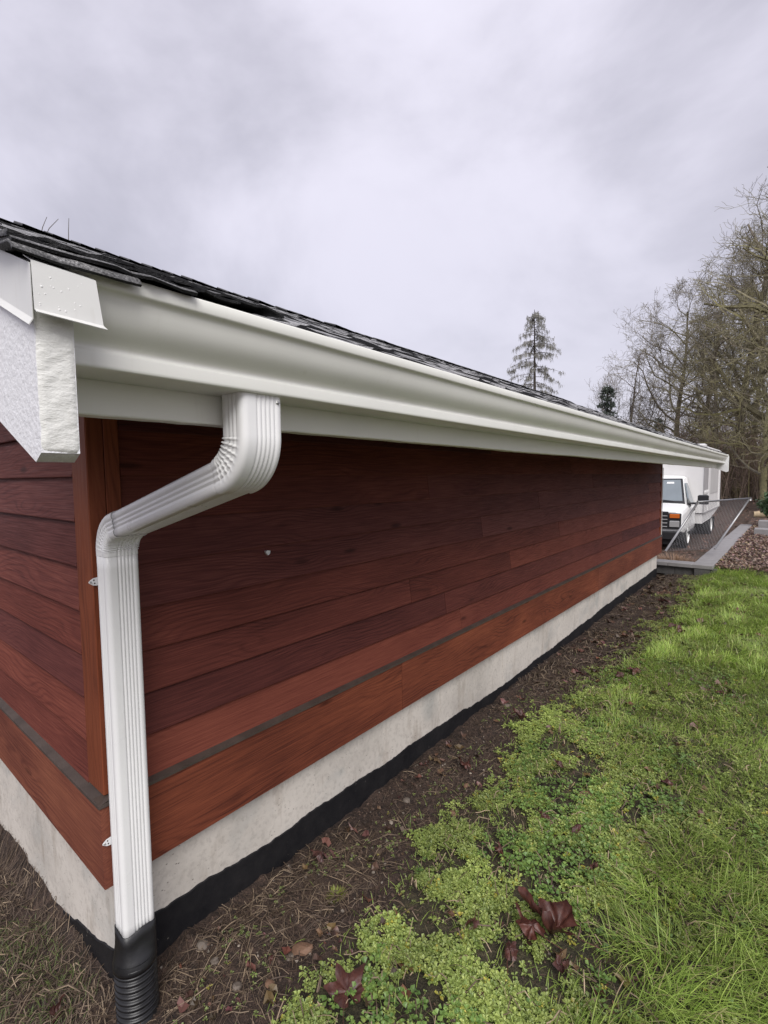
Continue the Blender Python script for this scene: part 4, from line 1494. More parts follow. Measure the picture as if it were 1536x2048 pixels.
# conifers
def conifer(name, label, az, d, h, width, seed, dense, droop):
    r = np.random.default_rng(seed)
    x, y = polar(az, d)
    z = float(gz(x, y, False))
    e_ = empty(name, (x, y, z))
    tag(e_, label, 'tree')
    base = np.array([x, y, z])
    MB().tube([base + (0, 0, -0.5), base + (0.1, 0, h * 0.5), base + (0, 0, h)], [h * 0.013, h * 0.009, 0.02], 8, (0.06, 0.05, 0.042)).build('trunk', M['bark'], e_, True)
    mb_ = MB()
    nb_ = int((165 if not dense else 170))
    for q_ in range(nb_):
        t = r.uniform(0.22 if not dense else 0.05, 0.985) if q_ > 8 else r.uniform(0.93, 0.99)
        ln = width / 2 * (1 - t) ** 0.55 * r.uniform(0.55, 1.12) + 0.12
        az_ = r.uniform(0, 2 * math.pi)
        dir_ = np.array([math.cos(az_), math.sin(az_), 0.0])
        p0 = base + np.array([0, 0, h * t])
        sag = droop * ln
        pts_ = np.array([p0 + dir_ * ln * s_ + np.array([0, 0, 0.12 * ln * s_ - sag * s_ * s_]) for s_ in np.linspace(0, 1, 5)])
        mb_.tube(pts_, np.linspace(0.03, 0.008, 5), 3, (0.14, 0.12, 0.105), False)
        ncl = int((4 if not dense else 5) * (0.5 + ln))
        for c_ in range(ncl):
            s_ = r.uniform(0.22 if not dense else 0.05, 1.03)
            pc = p0 + dir_ * ln * s_ + np.array([0, 0, 0.12 * ln * s_ - sag * s_ * s_]) + r.normal(0, 0.05, 3)
            hang = r.uniform(0.25, 0.6) if not dense else r.uniform(0.12, 0.3)
            colr = (np.array([0.21, 0.205, 0.18]) if not dense else np.array([0.085, 0.105, 0.085])) * r.uniform(0.7, 1.5)
            for n_ in range(9 if dense else 7):
                off = r.normal(0, 0.07, 3)
                dn = np.array([r.normal(0, 0.25), r.normal(0, 0.25), -1.0]) if not dense else r.normal(0, 1, 3) + dir_ * 1.2
                dn /= np.linalg.norm(dn)
                sd2 = np.cross(dn, r.normal(0, 1, 3)); sd2 /= np.linalg.norm(sd2)
                w_ = r.uniform(0.025, 0.06) if dense else r.uniform(0.012, 0.028)
                a_ = pc + off
                mb_.add([a_ - sd2 * w_, a_ + sd2 * w_, a_ + dn * hang * r.uniform(0.5, 1)], [(0, 1, 2)], colr)
    mb_.build('crown', M['needles'], e_)
    return e_


conifer('conifer_tree', 'tall sparse conifer with drooping sprays over the roof line', 22.75, 45, 15.6, 8.8, 301, False, 0.35)
conifer('conifer_tree', 'small dense dark green conifer low over the roof', 15.4, 42, 8.3, 3.4, 302, True, 0.25)
conifer('conifer_tree', 'dark conifer hidden among the bare trunks left of the largest maple', 10.6, 62, 7.5, 3.6, 303, True, 0.25)

# thicket of bare brush that closes the view under the trees
mb = MB()
n = 5500
az = rng.uniform(-9, 14.5, n); d = rng.uniform(36, 52, n)
x = CAM[0] - d * np.sin(np.radians(az)); y = CAM[1] + d * np.cos(np.radians(az))
hh = rng.uniform(1.0, 6.6, n) * rng.uniform(0.5, 1.0, n) * np.where(az < 8, 1.2, 0.8)
cb = np.array([0.34, 0.255, 0.20]) * rng.uniform(0.45, 1.35, (n, 1))
cb[rng.random(n) < 0.14] = np.array([0.25, 0.225, 0.10])
cb[rng.random(n) < 0.10] *= 0.45
dx, dy = rng.normal(0, 0.2, n) * hh, rng.normal(0, 0.2, n) * hh
p0 = np.stack([x, y, road_z(y) - 0.2], -1)
p1 = p0 + np.stack([dx * 0.35, dy * 0.35, hh * 0.55], -1)
p2 = p0 + np.stack([dx, dy, hh], -1)
r0 = rng.uniform(0.008, 0.022, n)
mb.tubes(np.stack([p0, p1, p2], 1), np.stack([r0, r0 * 0.8, np.full(n, 0.006)], 1), cb)
for w in range(9):
    t = rng.uniform(0.1, 1.0, (n, 1))
    pp = p0 + (p2 - p0) * t
    tw = rng.normal(0, 1, (n, 3)) * np.array([0.5, 0.5, 0.4]) + (0, 0, 0.35)
    mb.tubes(np.stack([pp, pp + tw * 0.5 + rng.normal(0, 0.06, (n, 3)), pp + tw * 1.0 + (0, 0, 0.08)], 1), np.tile([0.0085, 0.007, 0.005], (n, 1)), cb * rng.uniform(0.7, 1.3, (n, 1)))
thk = mb.build('thicket', M['brush'])
tag(thk, 'dense brown thicket of bare brush behind the yard', 'thicket', None, 'stuff')
# leaf litter bank under the thicket
mb = MB()
n = 14000
az = rng.uniform(-9, 14.5, n); d = rng.uniform(36, 56, n)
xx = CAM[0] - d * np.sin(np.radians(az)); yy = CAM[1] + d * np.cos(np.radians(az))
zz = road_z(yy) + rng.uniform(0, 1, n) ** 2 * 1.6
sz = rng.uniform(0.025, 0.07, n)
an = rng.normal(0, 1, (n, 3)); bn_ = rng.normal(0, 1, (n, 3))
an /= np.linalg.norm(an, axis=1)[:, None]; bn_ /= np.linalg.norm(bn_, axis=1)[:, None]
c0 = np.stack([xx, yy, zz], -1)
V = np.stack([c0 - an * sz[:, None], c0 + bn_ * sz[:, None], c0 + an * sz[:, None], c0 - bn_ * sz[:, None]], 1).reshape(-1, 3)
cc = np.repeat(np.array([0.20, 0.14, 0.10]) * rng.uniform(0.3, 1.3, (n, 1)), 4, 0)
mb.add(V, np.arange(4 * n).reshape(-1, 4), cc)
tag(mb.build('withered_leaves', M['brush']), 'withered brown leaves hanging in the thicket', 'leaves', None, 'stuff')

# ------------------------------------------------------------------ vegetation near the camera
def blades(n, px, py, length, width, cols, lean=0.5, seed=0, flat=0.0, zoff=0.0, comb=0.0):
    """curved grass blades as three-piece strips"""
    r = np.random.default_rng(seed)
    pz = gz(px, py) + zoff
    az = r.uniform(0, 2 * math.pi, n)
    if comb:
        az = (fbm(px * 2.5, py * 2.5, 401) - 0.5) * 9.0 - 0.6 + r.normal(0, 1.0 / comb, n)
    ln = length
    le = np.clip(r.normal(lean, 0.25, n), 0.02, 1.45)
    d = np.stack([np.cos(az), np.sin(az)], -1)
    sd_ = np.stack([-d[:, 1], d[:, 0], np.zeros(n)], -1) * (width / 2)[:, None]
    rows_ = []
    for t, w in ((0.0, 1.0), (0.4, 0.9), (0.75, 0.6), (1.0, 0.0)):
        bend = le * (0.35 + 0.75 * t)
        hor = ln * t * np.sin(bend)
        ver = ln * t * np.cos(bend)
        c_ = np.stack([px + d[:, 0] * hor, py + d[:, 1] * hor, pz - 0.004 + ver * (1 - flat)], -1)
        rows_.append((c_, w))
    V_ = np.stack([rows_[0][0] - sd_, rows_[0][0] + sd_, rows_[1][0] - sd_ * 0.9, rows_[1][0] + sd_ * 0.9,
                   rows_[2][0] - sd_ * 0.6, rows_[2][0] + sd_ * 0.6, rows_[3][0]], 1).reshape(-1, 3)
    b_ = np.arange(n)[:, None] * 7
    q_ = np.concatenate([b_ + [0, 1, 3, 2], b_ + [2, 3, 5, 4]])
    t_ = b_ + [4, 5, 6]
    shade = np.repeat(cols, 7, 0)
    return V_, [q_, t_], shade


def pick(n, x0, x1, y0, y1, dens, seed):
    r = np.random.default_rng(seed)
    ox, oy = np.zeros(0), np.zeros(0)
    while len(ox) < n:
        x = r.uniform(x0, x1, n * 2); y = y0 + (y1 - y0) * r.random(n * 2)
        k_ = r.random(n * 2) < dens(x, y)
        ox, oy = np.concatenate([ox, x[k_]]), np.concatenate([oy, y[k_]])
    return ox[:n], oy[:n]


def lawnness(x, y):
    """long grass: right-hand tuft and the lawn farther along"""
    n = fbm(x * 3 + 7, y * 3, 61) - 0.5
    a = sstep(1.12, 1.36, x + n * 0.5 - 0.10 * np.clip(y - 1.2, -1, 1))
    b = sstep(2.3, 3.4, y + n * 2.0) * veg(x - 0.10, y)
    return np.clip(a + b, 0, 1)


# lawn grass
mb = MB()
n = 52000
px, py = pick(n, 0.2, 2.5, 0.2, 4.2, lambda x, y: lawnness(x, y) * veg(x, y) * (1.0 - 0.25 * sstep(1.9, 2.4, x)), 71)
clump = fbm(px * 7, py * 7, 72)
ln = (0.04 + 0.07 * np.clip(clump - 0.25, 0, 1) * 1.6 + 0.055 * sstep(1.15, 1.4, px) * sstep(2.4, 1.6, py)) * rng.uniform(0.6, 1.35, n)
g1, g2, g3 = np.array([0.18, 0.29, 0.045]), np.array([0.40, 0.51, 0.12]), np.array([0.42, 0.38, 0.18])
tt = rng.random(n)[:, None]
cols = g1 + (g2 - g1) * tt
dry = (rng.random(n) < 0.12)[:, None]
cols = np.where(dry, g3 * rng.uniform(0.7, 1.2, (n, 1)), cols) * (0.45 + 1.05 * clump[:, None])
V, fl, cs = blades(n, px, py, ln, rng.uniform(0.0016, 0.0034, n), cols, 0.85, 73, comb=1.2)
mb.add(V, fl, cs)
n = 56000
px, py = pick(n, -0.05, 2.6, 4.2, 9.1, lambda x, y: lawnness(x, y) * veg(x, y), 74)
clump = fbm(px * 5, py * 5, 75)
ln = (0.05 + 0.08 * np.clip(clump - 0.25, 0, 1) * 1.6) * rng.uniform(0.6, 1.3, n)
tt = rng.random(n)[:, None]
cols = (g1 + (g2 - g1) * tt) * 1.05
dry = (rng.random(n) < 0.10)[:, None]
cols = np.where(dry, g3 * rng.uniform(0.7, 1.2, (n, 1)), cols) * (0.45 + 1.05 * clump[:, None])
V, fl, cs = blades(n, px, py, ln, rng.uniform(0.003, 0.006, n), cols, 0.8, 76, comb=1.0)
mb.add(V, fl, cs)
# sparse blades through the ground cover and on the soil edge
n = 9000
px, py = pick(n, 0.15, 1.5, 0.15, 8.8, lambda x, y: 0.10 + 0.9 * veg(x + 0.08, y), 77)
cols = (g1 + (g2 - g1) * rng.random((n, 1))) * rng.uniform(0.6, 1.1, (n, 1))
V, fl, cs = blades(n, px, py, rng.uniform(0.02, 0.07, n), rng.uniform(0.0014, 0.003, n), cols, 0.8, 78)
mb.add(V, fl, cs)
# tangle at the foot of the near gable
n = 2600
px, py = pick(n, -1.2, 0.0, -0.6, 0.0, lambda x, y: sstep(0.55, 0.35, np.hypot(x + 0.42, y + 0.33)) * 0.9 + 0.04, 79)
cols = np.array([0.13, 0.17, 0.05]) * rng.uniform(0.6, 1.3, (n, 1))
V, fl, cs = blades(n, px, py, rng.uniform(0.02, 0.06, n), rng.uniform(0.0015, 0.003, n), cols, 0.9, 80)
mb.add(V, fl, cs)
tag(mb.build('lawn_grass', M['grass']), 'bright green lawn grass growing up to the bare soil strip', 'grass', None, 'stuff')


# small-leaved ground cover
def cover(n_pl, px, py, leaf, seed, cola, colb, k_=6, wr=(0.22, 0.34)):
    r = np.random.default_rng(seed)
    n_ = n_pl * k_
    pz = gz(px, py)
    hgt = r.uniform(0.004, 0.022, n_pl)
    X = np.repeat(px, k_); Y = np.repeat(py, k_); Z = np.repeat(pz + hgt, k_)
    az = np.tile(np.arange(k_) * 2 * math.pi / k_, n_pl) + np.repeat(r.uniform(0, 6.28, n_pl), k_) + r.normal(0, 0.35, n_)
    el = r.normal(0.35, 0.35, n_)
    ln_ = np.repeat(leaf, k_) * r.uniform(0.6, 1.25, n_)
    w_ = ln_ * r.uniform(wr[0], wr[1], n_)
    d = np.stack([np.cos(az) * np.cos(el), np.sin(az) * np.cos(el), np.sin(el)], -1)
    s_ = np.stack([-np.sin(az), np.cos(az), np.zeros(n_)], -1)
    up_ = np.cross(d, s_)
    c_ = np.stack([X, Y, Z], -1)
    base = c_ + d * (ln_ * 0.12)[:, None]
    m1 = c_ + d * (ln_ * 0.55)[:, None] - up_ * (ln_ * 0.03)[:, None]
    tip = c_ + d * ln_[:, None] - np.stack([0 * ln_, 0 * ln_, ln_ * 0.18], -1)
    l_ = c_ + d * (ln_ * 0.62)[:, None] + s_ * w_[:, None] + np.array([0, 0, 0.0015])
    rr_ = c_ + d * (ln_ * 0.62)[:, None] - s_ * w_[:, None] + np.array([0, 0, 0.0015])
    V_ = np.stack([base, l_, m1, rr_, tip], 1).reshape(-1, 3)
    b_ = np.arange(n_)[:, None] * 5
    f_ = np.concatenate([b_ + [0, 2, 1], b_ + [0, 3, 2], b_ + [1, 2, 4], b_ + [2, 3, 4]])
    t_ = np.repeat(r.random(n_pl), k_)[:, None] * 0.6 + r.random(n_)[:, None] * 0.4
    cc_ = (cola + (colb - cola) * t_) * (0.5 + 1.0 * np.repeat(fbm(px * 4, py * 4, 431), k_)[:, None])
    yl = np.repeat(r.random(n_pl) < 0.025, k_)
    cc_[yl] = cc_[yl] * np.array([1.45, 1.05, 0.7])
    return V_, f_, np.repeat(cc_, 5, 0)


mb = MB()
n = 21000
px, py = pick(n, 0.1, 2.2, 0.1, 3.6, lambda x, y: veg(x, y) * (1 - 0.82 * lawnness(x, y)) * (0.03 + 0.97 * sstep(0.41, 0.56, fbm(x * 7, y * 7, 85))), 81)
V, f, cs = cover(n, px, py, rng.uniform(0.0065, 0.0205, n), 82, np.array([0.14, 0.21, 0.045]), np.array([0.42, 0.49, 0.135]))
mb.add(V, f, cs)
n = 9000
px, py = pick(n, 0.0, 2.2, 3.2, 8.8, lambda x, y: veg(x + 0.12, y) * (1 - 0.6 * lawnness(x, y)) * sstep(0.35, 0.6, fbm(x * 6, y * 6, 86)), 83)
V, f, cs = cover(n, px, py, rng.uniform(0.010, 0.022, n), 84, np.array([0.14, 0.19, 0.045]), np.array([0.32, 0.37, 0.11]))
mb.add(V, f, cs)
n = 2600
px, py = pick(n, 0.45, 2.2, 0.2, 4.2, lambda x, y: veg(x - 0.05, y) * (1 - 0.7 * lawnness(x, y)) * sstep(0.48, 0.62, fbm(x * 4 + 9, y * 4, 441)), 442)
V, f, cs = cover(n, px, py, rng.uniform(0.012, 0.021, n), 443, np.array([0.075, 0.15, 0.035]), np.array([0.22, 0.33, 0.08]), 3, (0.4, 0.55))
V[:, 2] += 0.012
mb.add(V, f, cs)
# a few seedlings out on the bare soil
n = 420
px, py = pick(n, 0.05, 0.6, 0.1, 3.2, lambda x, y: sstep(0.5, 0.75, fbm(x * 5, y * 5, 87)), 88)
V, f, cs = cover(n, px, py, rng.uniform(0.006, 0.012, n), 89, np.array([0.12, 0.16, 0.04]), np.array([0.22, 0.26, 0.08]))
mb.add(V, f, cs)
tag(mb.build('ground_cover', M['leafy']), 'low small-leaved green weeds spreading over the soil', 'weeds', None, 'stuff')

# dry straw on the bare soil
mb = MB()


def straw(n, px, py, lmin, lmax, seed, bright=1.0, wid=(0.0008, 0.0022), hump=0.012):
    r = np.random.default_rng(seed)
    az = r.uniform(0, 2 * math.pi, n)
    ln_ = r.uniform(lmin, lmax, n)
    cur = r.normal(0, 0.5, n)
    wd = r.uniform(wid[0], wid[1], n)
    pts_ = []
    x, y = px.copy(), py.copy()
    for t in range(4):
        pts_.append((x.copy(), y.copy(), gz(x, y) + 0.003 + hump * r.random(n) * (1 if t in (1, 2) else 0.4)))
        a_ = az + cur * t / 3
        x = x + np.cos(a_) * ln_ / 3; y = y + np.sin(a_) * ln_ / 3
    P_ = np.stack([np.stack(p, -1) for p in pts_], 1)
    s_ = np.stack([-np.sin(az), np.cos(az), r.uniform(-0.8, 0.8, n)], -1) * wd[:, None]
    V_ = np.stack([P_[:, i_ // 2] + (s_ if i_ % 2 else -s_) for i_ in range(8)], 1).reshape(-1, 3)
    b_ = np.arange(n)[:, None] * 8
    f_ = np.concatenate([b_ + [0, 1, 3, 2], b_ + [2, 3, 5, 4], b_ + [4, 5, 7, 6]])
    t_ = r.random((n, 1))
    c_ = (np.array([0.075, 0.048, 0.032]) + (np.array([0.36, 0.27, 0.18]) - np.array([0.075, 0.048, 0.032])) * t_ ** 3.0) * bright
    return V_, f_, np.repeat(c_, 8, 0)


bare = lambda x, y: (1 - 0.85 * veg(x, y)) * (0.2 + 0.8 * sstep(0.35, 0.6, fbm(x * 4, y * 4, 91)))
px, py = pick(2600, 0.0, 0.85, 0.05, 3.4, bare, 92)
mb.add(*straw(2600, px, py, 0.02, 0.10, 93, 0.8, (0.0005, 0.0013)))
px, py = pick(700, 0.0, 0.35, 0.1, 1.1, lambda x, y: sstep(0.40, 0.1, np.abs(x - 0.15)) * 0.9, 94)
mb.add(*straw(700, px, py, 0.04, 0.16, 95, 0.95, (0.0005, 0.0014)))
px, py = pick(4200, -0.02, 0.8, 3.2, 9.0, bare, 96)
mb.add(*straw(4200, px, py, 0.04, 0.16, 97, 0.62, (0.001, 0.003), 0.03))
px, py = pick(5200, -1.7, 0.02, -0.75, 0.05, lambda x, y: 1.0 + 0 * x, 98)
mb.add(*straw(5200, px, py, 0.03, 0.12, 99, 0.85, (0.0006, 0.0015), 0.03))
px, py = pick(1500, 0.5, 1.6, 0.2, 4.0, lambda x, y: 0.5 + 0 * x, 100)
V, f, c_ = straw(1500, px, py, 0.03, 0.09, 101, 1.25, (0.0008, 0.0018), 0.04)
mb.add(V + (0, 0, 0.01), f, c_)
tag(mb.build('dry_straw', M['straw']), 'dry straw and dead stems strewn over the bare soil', 'straw', None, 'stuff')

# soil crumbs and small gravel
mb = MB()
ICO = np.array([(0, 0, 1), (0.894, 0, 0.447), (0.276, 0.851, 0.447), (-0.724, 0.526, 0.447), (-0.724, -0.526, 0.447), (0.276, -0.851, 0.447),
                (0.724, 0.526, -0.447), (-0.276, 0.851, -0.447), (-0.894, 0, -0.447), (-0.276, -0.851, -0.447), (0.724, -0.526, -0.447), (0, 0, -1)])
ICF = np.array([(0, 1, 2), (0, 2, 3), (0, 3, 4), (0, 4, 5), (0, 5, 1), (1, 6, 2), (2, 7, 3), (3, 8, 4), (4, 9, 5), (5, 10, 1),
                (6, 7, 2), (7, 8, 3), (8, 9, 4), (9, 10, 5), (10, 6, 1), (11, 7, 6), (11, 8, 7), (11, 9, 8), (11, 10, 9), (11, 6, 10)])
n = 15000
px, py = pick(n, -0.03, 1.4, 0.0, 4.5, lambda x, y: 1 - 0.75 * veg(x, y), 111)
rr = 0.0012 + 0.006 * rng.random(n) ** 3.5 + 0.008 * (rng.random(n) < 0.03) * rng.random(n)
V = ICO[None] * (1 + rng.normal(0, 0.22, (n, 12, 1))) * rr[:, None, None] * np.array([1, 1, 0.75]) * rng.uniform(0.7, 1.4, (n, 1, 3))
V = V + np.stack([px, py, gz(px, py) + rr * 0.3], -1)[:, None, :]
cc = np.array([0.065, 0.042, 0.030]) * rng.uniform(0.45, 1.7, (n, 1))
lt = rng.random(n) < 0.06
cc[lt] = np.array([0.25, 0.21, 0.17]) * rng.uniform(0.6, 1.3, (lt.sum(), 1))
mb.add(V.reshape(-1, 3), (np.arange(n)[:, None, None] * 12 + ICF[None]).reshape(-1, 3), np.repeat(cc, 12, 0))
tag(mb.build('soil_crumbs', M['crumb']), 'loose crumbs of brown soil and fine gravel', 'soil', None, 'stuff')

# wood-chip and leaf mulch beyond the lawn
mb = MB()
n = 26000
px = rng.uniform(0.74, 3.2, n); py = 9.1 + 8.5 * rng.random(n) ** 1.2
k_ = px > 0.74 + (py - 9) * 0.0125
px, py = px[k_], py[k_]
n = len(px)
base = np.stack([px, py, gz(px, py, False) + 0.02 + 0.05 * rng.random(n) ** 1.5], -1)
a_ = rng.normal(0, 1, (n, 3)) * (1, 1, 0.35); a_ /= np.linalg.norm(a_, axis=1)[:, None]
b_ = np.cross(a_, rng.normal(0, 1, (n, 3)) * (0.4, 0.4, 1)); b_ /= np.linalg.norm(b_, axis=1)[:, None]
la, lb = rng.uniform(0.015, 0.042, (n, 1)), rng.uniform(0.008, 0.022, (n, 1))
up_ = np.array([0, 0, 0.012])
V = np.stack([base - a_ * la, base + b_ * lb + up_, base + a_ * la, base - b_ * lb + up_ * 0.5], 1).reshape(-1, 3)
cc = np.array([0.235, 0.155, 0.12]) * rng.uniform(0.25, 1.5, (n, 1)) * np.stack([np.ones(n), rng.uniform(0.85, 1.2, n), rng.uniform(0.8, 1.25, n)], -1)
mb.add(V, np.arange(4 * n).reshape(-1, 4), np.repeat(cc, 4, 0))
tag(mb.build('mulch', M['mulch']), 'reddish leaf and wood-chip mulch behind the block wall', 'mulch', None, 'stuff')

# leaves scattered in the yard behind
mb = MB()
n = 5000
px = rng.uniform(-1.5, 3.5, n); py = rng.uniform(9.6, 36, n)
base = np.stack([px, py, gz(px, py, False) + 0.015], -1)
an = rng.normal(0, 1, (n, 3)) * (1, 1, 0.2); an /= np.linalg.norm(an, axis=1)[:, None]
b_ = np.cross(an, (0, 0, 1.0)); sz = rng.uniform(0.03, 0.08, (n, 1))
V = np.stack([base - an * sz, base + b_ * sz * 0.6, base + an * sz, base - b_ * sz * 0.6], 1).reshape(-1, 3)
cc = np.array([0.17, 0.095, 0.07]) * rng.uniform(0.4, 1.6, (n, 1))
mb.add(V, np.arange(4 * n).reshape(-1, 4), np.repeat(cc, 4, 0))
tag(mb.build('leaf_litter', M['mulch']), 'fallen brown leaves lying over the yard by the truck', 'leaves', None, 'stuff')

# ------------------------------------------------------------------ fallen maple leaves, each its own thing
def leaf_mesh(seed, size, curl, fold, crumple):
    r = np.random.default_rng(seed)
    lob = [(0, 1.0), (0.95, 0.86), (-0.95, 0.86), (1.95, 0.55), (-1.95, 0.55)]
    nth, nr = 72, 5
    th = np.linspace(-math.pi, math.pi, nth, endpoint=False)
    rad = np.full(nth, 0.46)
    lob = [(c_ + r.normal(0, 0.10), l_ * r.uniform(0.6, 1.08)) for c_, l_ in lob]
    for c_, l_ in lob:
        dth = np.abs((th - c_ + math.pi) % (2 * math.pi) - math.pi)
        rad = np.maximum(rad, l_ * np.clip(1 - dth / 0.60, 0, 1) ** 0.6)
        for s_ in (-1, 1):
            d2 = np.abs((th - c_ - s_ * 0.24 + math.pi) % (2 * math.pi) - math.pi)
            rad = np.maximum(rad, l_ * 0.76 * np.clip(1 - d2 / 0.28, 0, 1) ** 0.55)
    rad[np.abs(np.abs(th) - math.pi) < 0.18] = 0.10
    vs = [np.array([0, 0, 0.0])]
    for k_ in range(1, nr + 1):
        rr_ = rad * k_ / nr
        vs += [np.array([rr_[i_] * math.sin(th[i_]), rr_[i_] * math.cos(th[i_]), 0]) for i_ in range(nth)]
    V_ = np.array(vs)
    x, y = V_[:, 0] * r.uniform(0.7, 0.95), V_[:, 1].copy()
    ca = r.uniform(-0.7, 0.7)
    x, y = x * math.cos(ca) - y * math.sin(ca), x * math.sin(ca) + y * math.cos(ca)
    z = (fbm(x * 2.2 + seed, y * 2.2, seed) - 0.5) * crumple + (fbm(x * 6 + seed, y * 6, seed + 1) - 0.5) * crumple * 0.35
    # veins lift slightly
    for c_, l_ in lob:
        proj_ = x * math.sin(c_) + y * math.cos(c_)
        off = np.abs(x * math.cos(c_) - y * math.sin(c_))
        z = z - 0.05 * np.exp(-(off / 0.05) ** 2) * (proj_ > 0)
    z = z + np.abs(x) * fold
    dome = curl > 0.3 and seed % 3 != 0
    if curl > 0.01:
        R_ = 1.0 / curl
        a_ = x / R_
        x2 = R_ * np.sin(a_) - z * np.sin(a_)
        z = R_ * (1 - np.cos(a_)) + z * np.cos(a_)
        x = x2
    if dome:
        z = -z
    V_ = np.stack([x, y, z], -1) * size
    f_ = [(0, 1 + i_, 1 + (i_ + 1) % nth) for i_ in range(nth)]
    for k_ in range(nr - 1):
        for i_ in range(nth):
            a, b = 1 + k_ * nth + i_, 1 + k_ * nth + (i_ + 1) % nth
            f_.append((a, a + nth, b + nth, b))
    return V_, f_


M['leaf'], N, L, B = new_mat('wet_maroon_leaf')
oc = objcoord(N)
oi = N.new('ShaderNodeObjectInfo').outputs['Random']
n1 = noise(N, L, oc, 28, 5, 0.6)
cA = ramp(N, L, n1, [(0.3, (0.035, 0.012, 0.010)), (0.6, (0.095, 0.030, 0.020)), (0.8, (0.20, 0.075, 0.045))])
cB = ramp(N, L, n1, [(0.3, (0.04, 0.017, 0.015)), (0.7, (0.10, 0.045, 0.038))])
L.new(mixrgb(N, L, oi, cA, cB), B.inputs['Base Color'])
B.inputs['Roughness'].default_value = 0.46
bump(N, L, B, noise(N, L, oc, 90, 4), 0.5, 0.002)
LEAVES = [  # px-derived x, y; size, curl, fold, crumple, yaw, tilt, label
    (0.085, 0.86, 0.072, 0.9, 0.2, 0.7, 2.2, (0.5, 0.3), 'crumpled red-brown maple leaf on the soil against the black foundation edge'),
    (0.637, 0.46, 0.105, 0.15, 0.12, 0.25, 0.5, (0.25, -0.1), 'flat purple-brown maple leaf at the bottom edge of the picture'),
    (1.085, 1.05, 0.145, 1.7, 0.1, 0.35, 1.35, (0.1, 0.2), 'large rolled glossy maroon leaf in the weeds beside the long grass'),
    (1.03, 0.98, 0.095, 1.6, 0.1, 0.4, 1.2, (0.2, 0.1), 'folded maroon leaf lying just under the large rolled one'),
    (0.983, 1.575, 0.05, 2.0, 0.1, 0.5, 2.6, (0.3, 0.4), 'small curled maroon leaf amid the weeds, midway up the picture\'s right half'),
    (1.106, 1.41, 0.05, 2.0, 0.2, 0.5, 2.9, (0.3, -0.3), 'small twisted brown leaf on the weeds above the large rolled leaf'),
    (0.841, 0.90, 0.052, 2.0, 0.1, 0.4, 3.3, (0.7, 0.2), 'narrow upright curled leaf at the left side of the weeds'),
    (1.000, 0.86, 0.062, 1.3, 0.2, 0.5, 0.2, (0.4, 0.2), 'dark leaf half buried in weeds below the large rolled leaf'),
    (1.150, 0.93, 0.055, 1.6, 0.2, 0.5, 3.4, (0.6, 0.1), 'reddish curled leaf standing in weeds near the bottom right'),
    (1.233, 2.23, 0.058, 1.6, 0.2, 0.5, 2.3, (0.4, 0.2), 'dark glossy leaf where the weeds meet the lawn on the right'),
    (0.731, 2.08, 0.045, 1.4, 0.2, 0.6, 1.0, (0.3, 0.4), 'small brown leaf at the edge of soil and weeds'),
    (0.268, 1.84, 0.070, 1.0, 0.1, 0.8, 0.9, (0.3, 0.1), 'shrivelled dark leaf on bare soil by the foundation'),
    (0.743, 3.75, 0.085, 1.0, 0.2, 0.7, 2.0, (0.3, 0.1), 'maroon leaf in the grass patch halfway along the shed'),
    (0.66, 3.60, 0.070, 1.2, 0.2, 0.7, 0.3, (0.3, 0.3), 'crumpled maroon leaf next to another in the grass halfway along the shed'),
    (0.293, 2.54, 0.080, 1.1, 0.2, 0.7, 1.9, (0.3, 0.1), 'wine-red shrivelled leaf on the soil near the trim-board joint'),
    (0.762, 1.28, 0.040, 1.6, 0.2, 0.5, 0.7, (0.3, 0.3), 'tiny dark red leaf in the gap of bare soil among weeds'),
    (0.843, 1.585, 0.045, 1.4, 0.1, 0.5, 1.5, (0.2, 0.2), 'small wet dark leaf lying in the small soil gap'),
    (0.46, 6.6, 0.13, 1.0, 0.2, 0.7, 1.2, (0.3, 0.3), 'dark red leaf on soil toward the far end of the shed'),
    (0.78, 5.3, 0.11, 1.0, 0.2, 0.7, 2.4, (0.3, 0.1), 'maroon leaf in grass before the far end of the shed'),
    (0.86, 5.1, 0.09, 1.2, 0.2, 0.7, 0.6, (0.4, 0.1), 'second maroon leaf in grass before the far end of the shed'),
    (-0.15, -0.11, 0.05, 1.3, 0.2, 0.5, 0.6, (0.5, 0.1), 'curled orange-brown leaf at the bottom edge left of the drain pipe'),
    (0.30, 0.42, 0.02, 0.5, 0.1, 0.3, 0.6, (0.1, 0.1), 'tiny brown leaf on the soil beside the drain pipe'),
]
for q, (x, y, size, curl, fold, cr, yaw, tilt, lab) in enumerate(LEAVES):
    size, fold, tilt, cr = size * 1.1, fold * 0.3, (tilt[0] * 0.45, tilt[1] * 0.6), cr * 1.25
    curl = curl * (1.5 + 0.5 * (q % 3)) if curl > 0.3 else curl
    V, f = leaf_mesh(400 + q, size, curl, fold, cr)
    zmin = V[:, 2].min()
    e_ = empty('maple_leaf', (x, y, float(gz(x, y)) - zmin * 0.75 + (0.026 if veg(np.array(x), np.array(y)) > 0.5 else 0.008)))
    tag(e_, lab, 'leaf', 'fallen maple leaves')
    bl = bpy.data.objects.new('blade', MB().add(V, f).mesh('blade', M['leaf'], True)); COL.objects.link(bl); bl.parent = e_
    st = bpy.data.objects.new('stalk', MB().tube([(0, -0.05 * size, 0), (0.05 * size, -0.6 * size, 0.05 * size), (0.2 * size, -1.1 * size, 0.12 * size)], 0.0013, 4).mesh('stalk', M['leaf']))
    COL.objects.link(st); st.parent = e_
    e_.rotation_euler = (tilt[0], tilt[1], yaw)

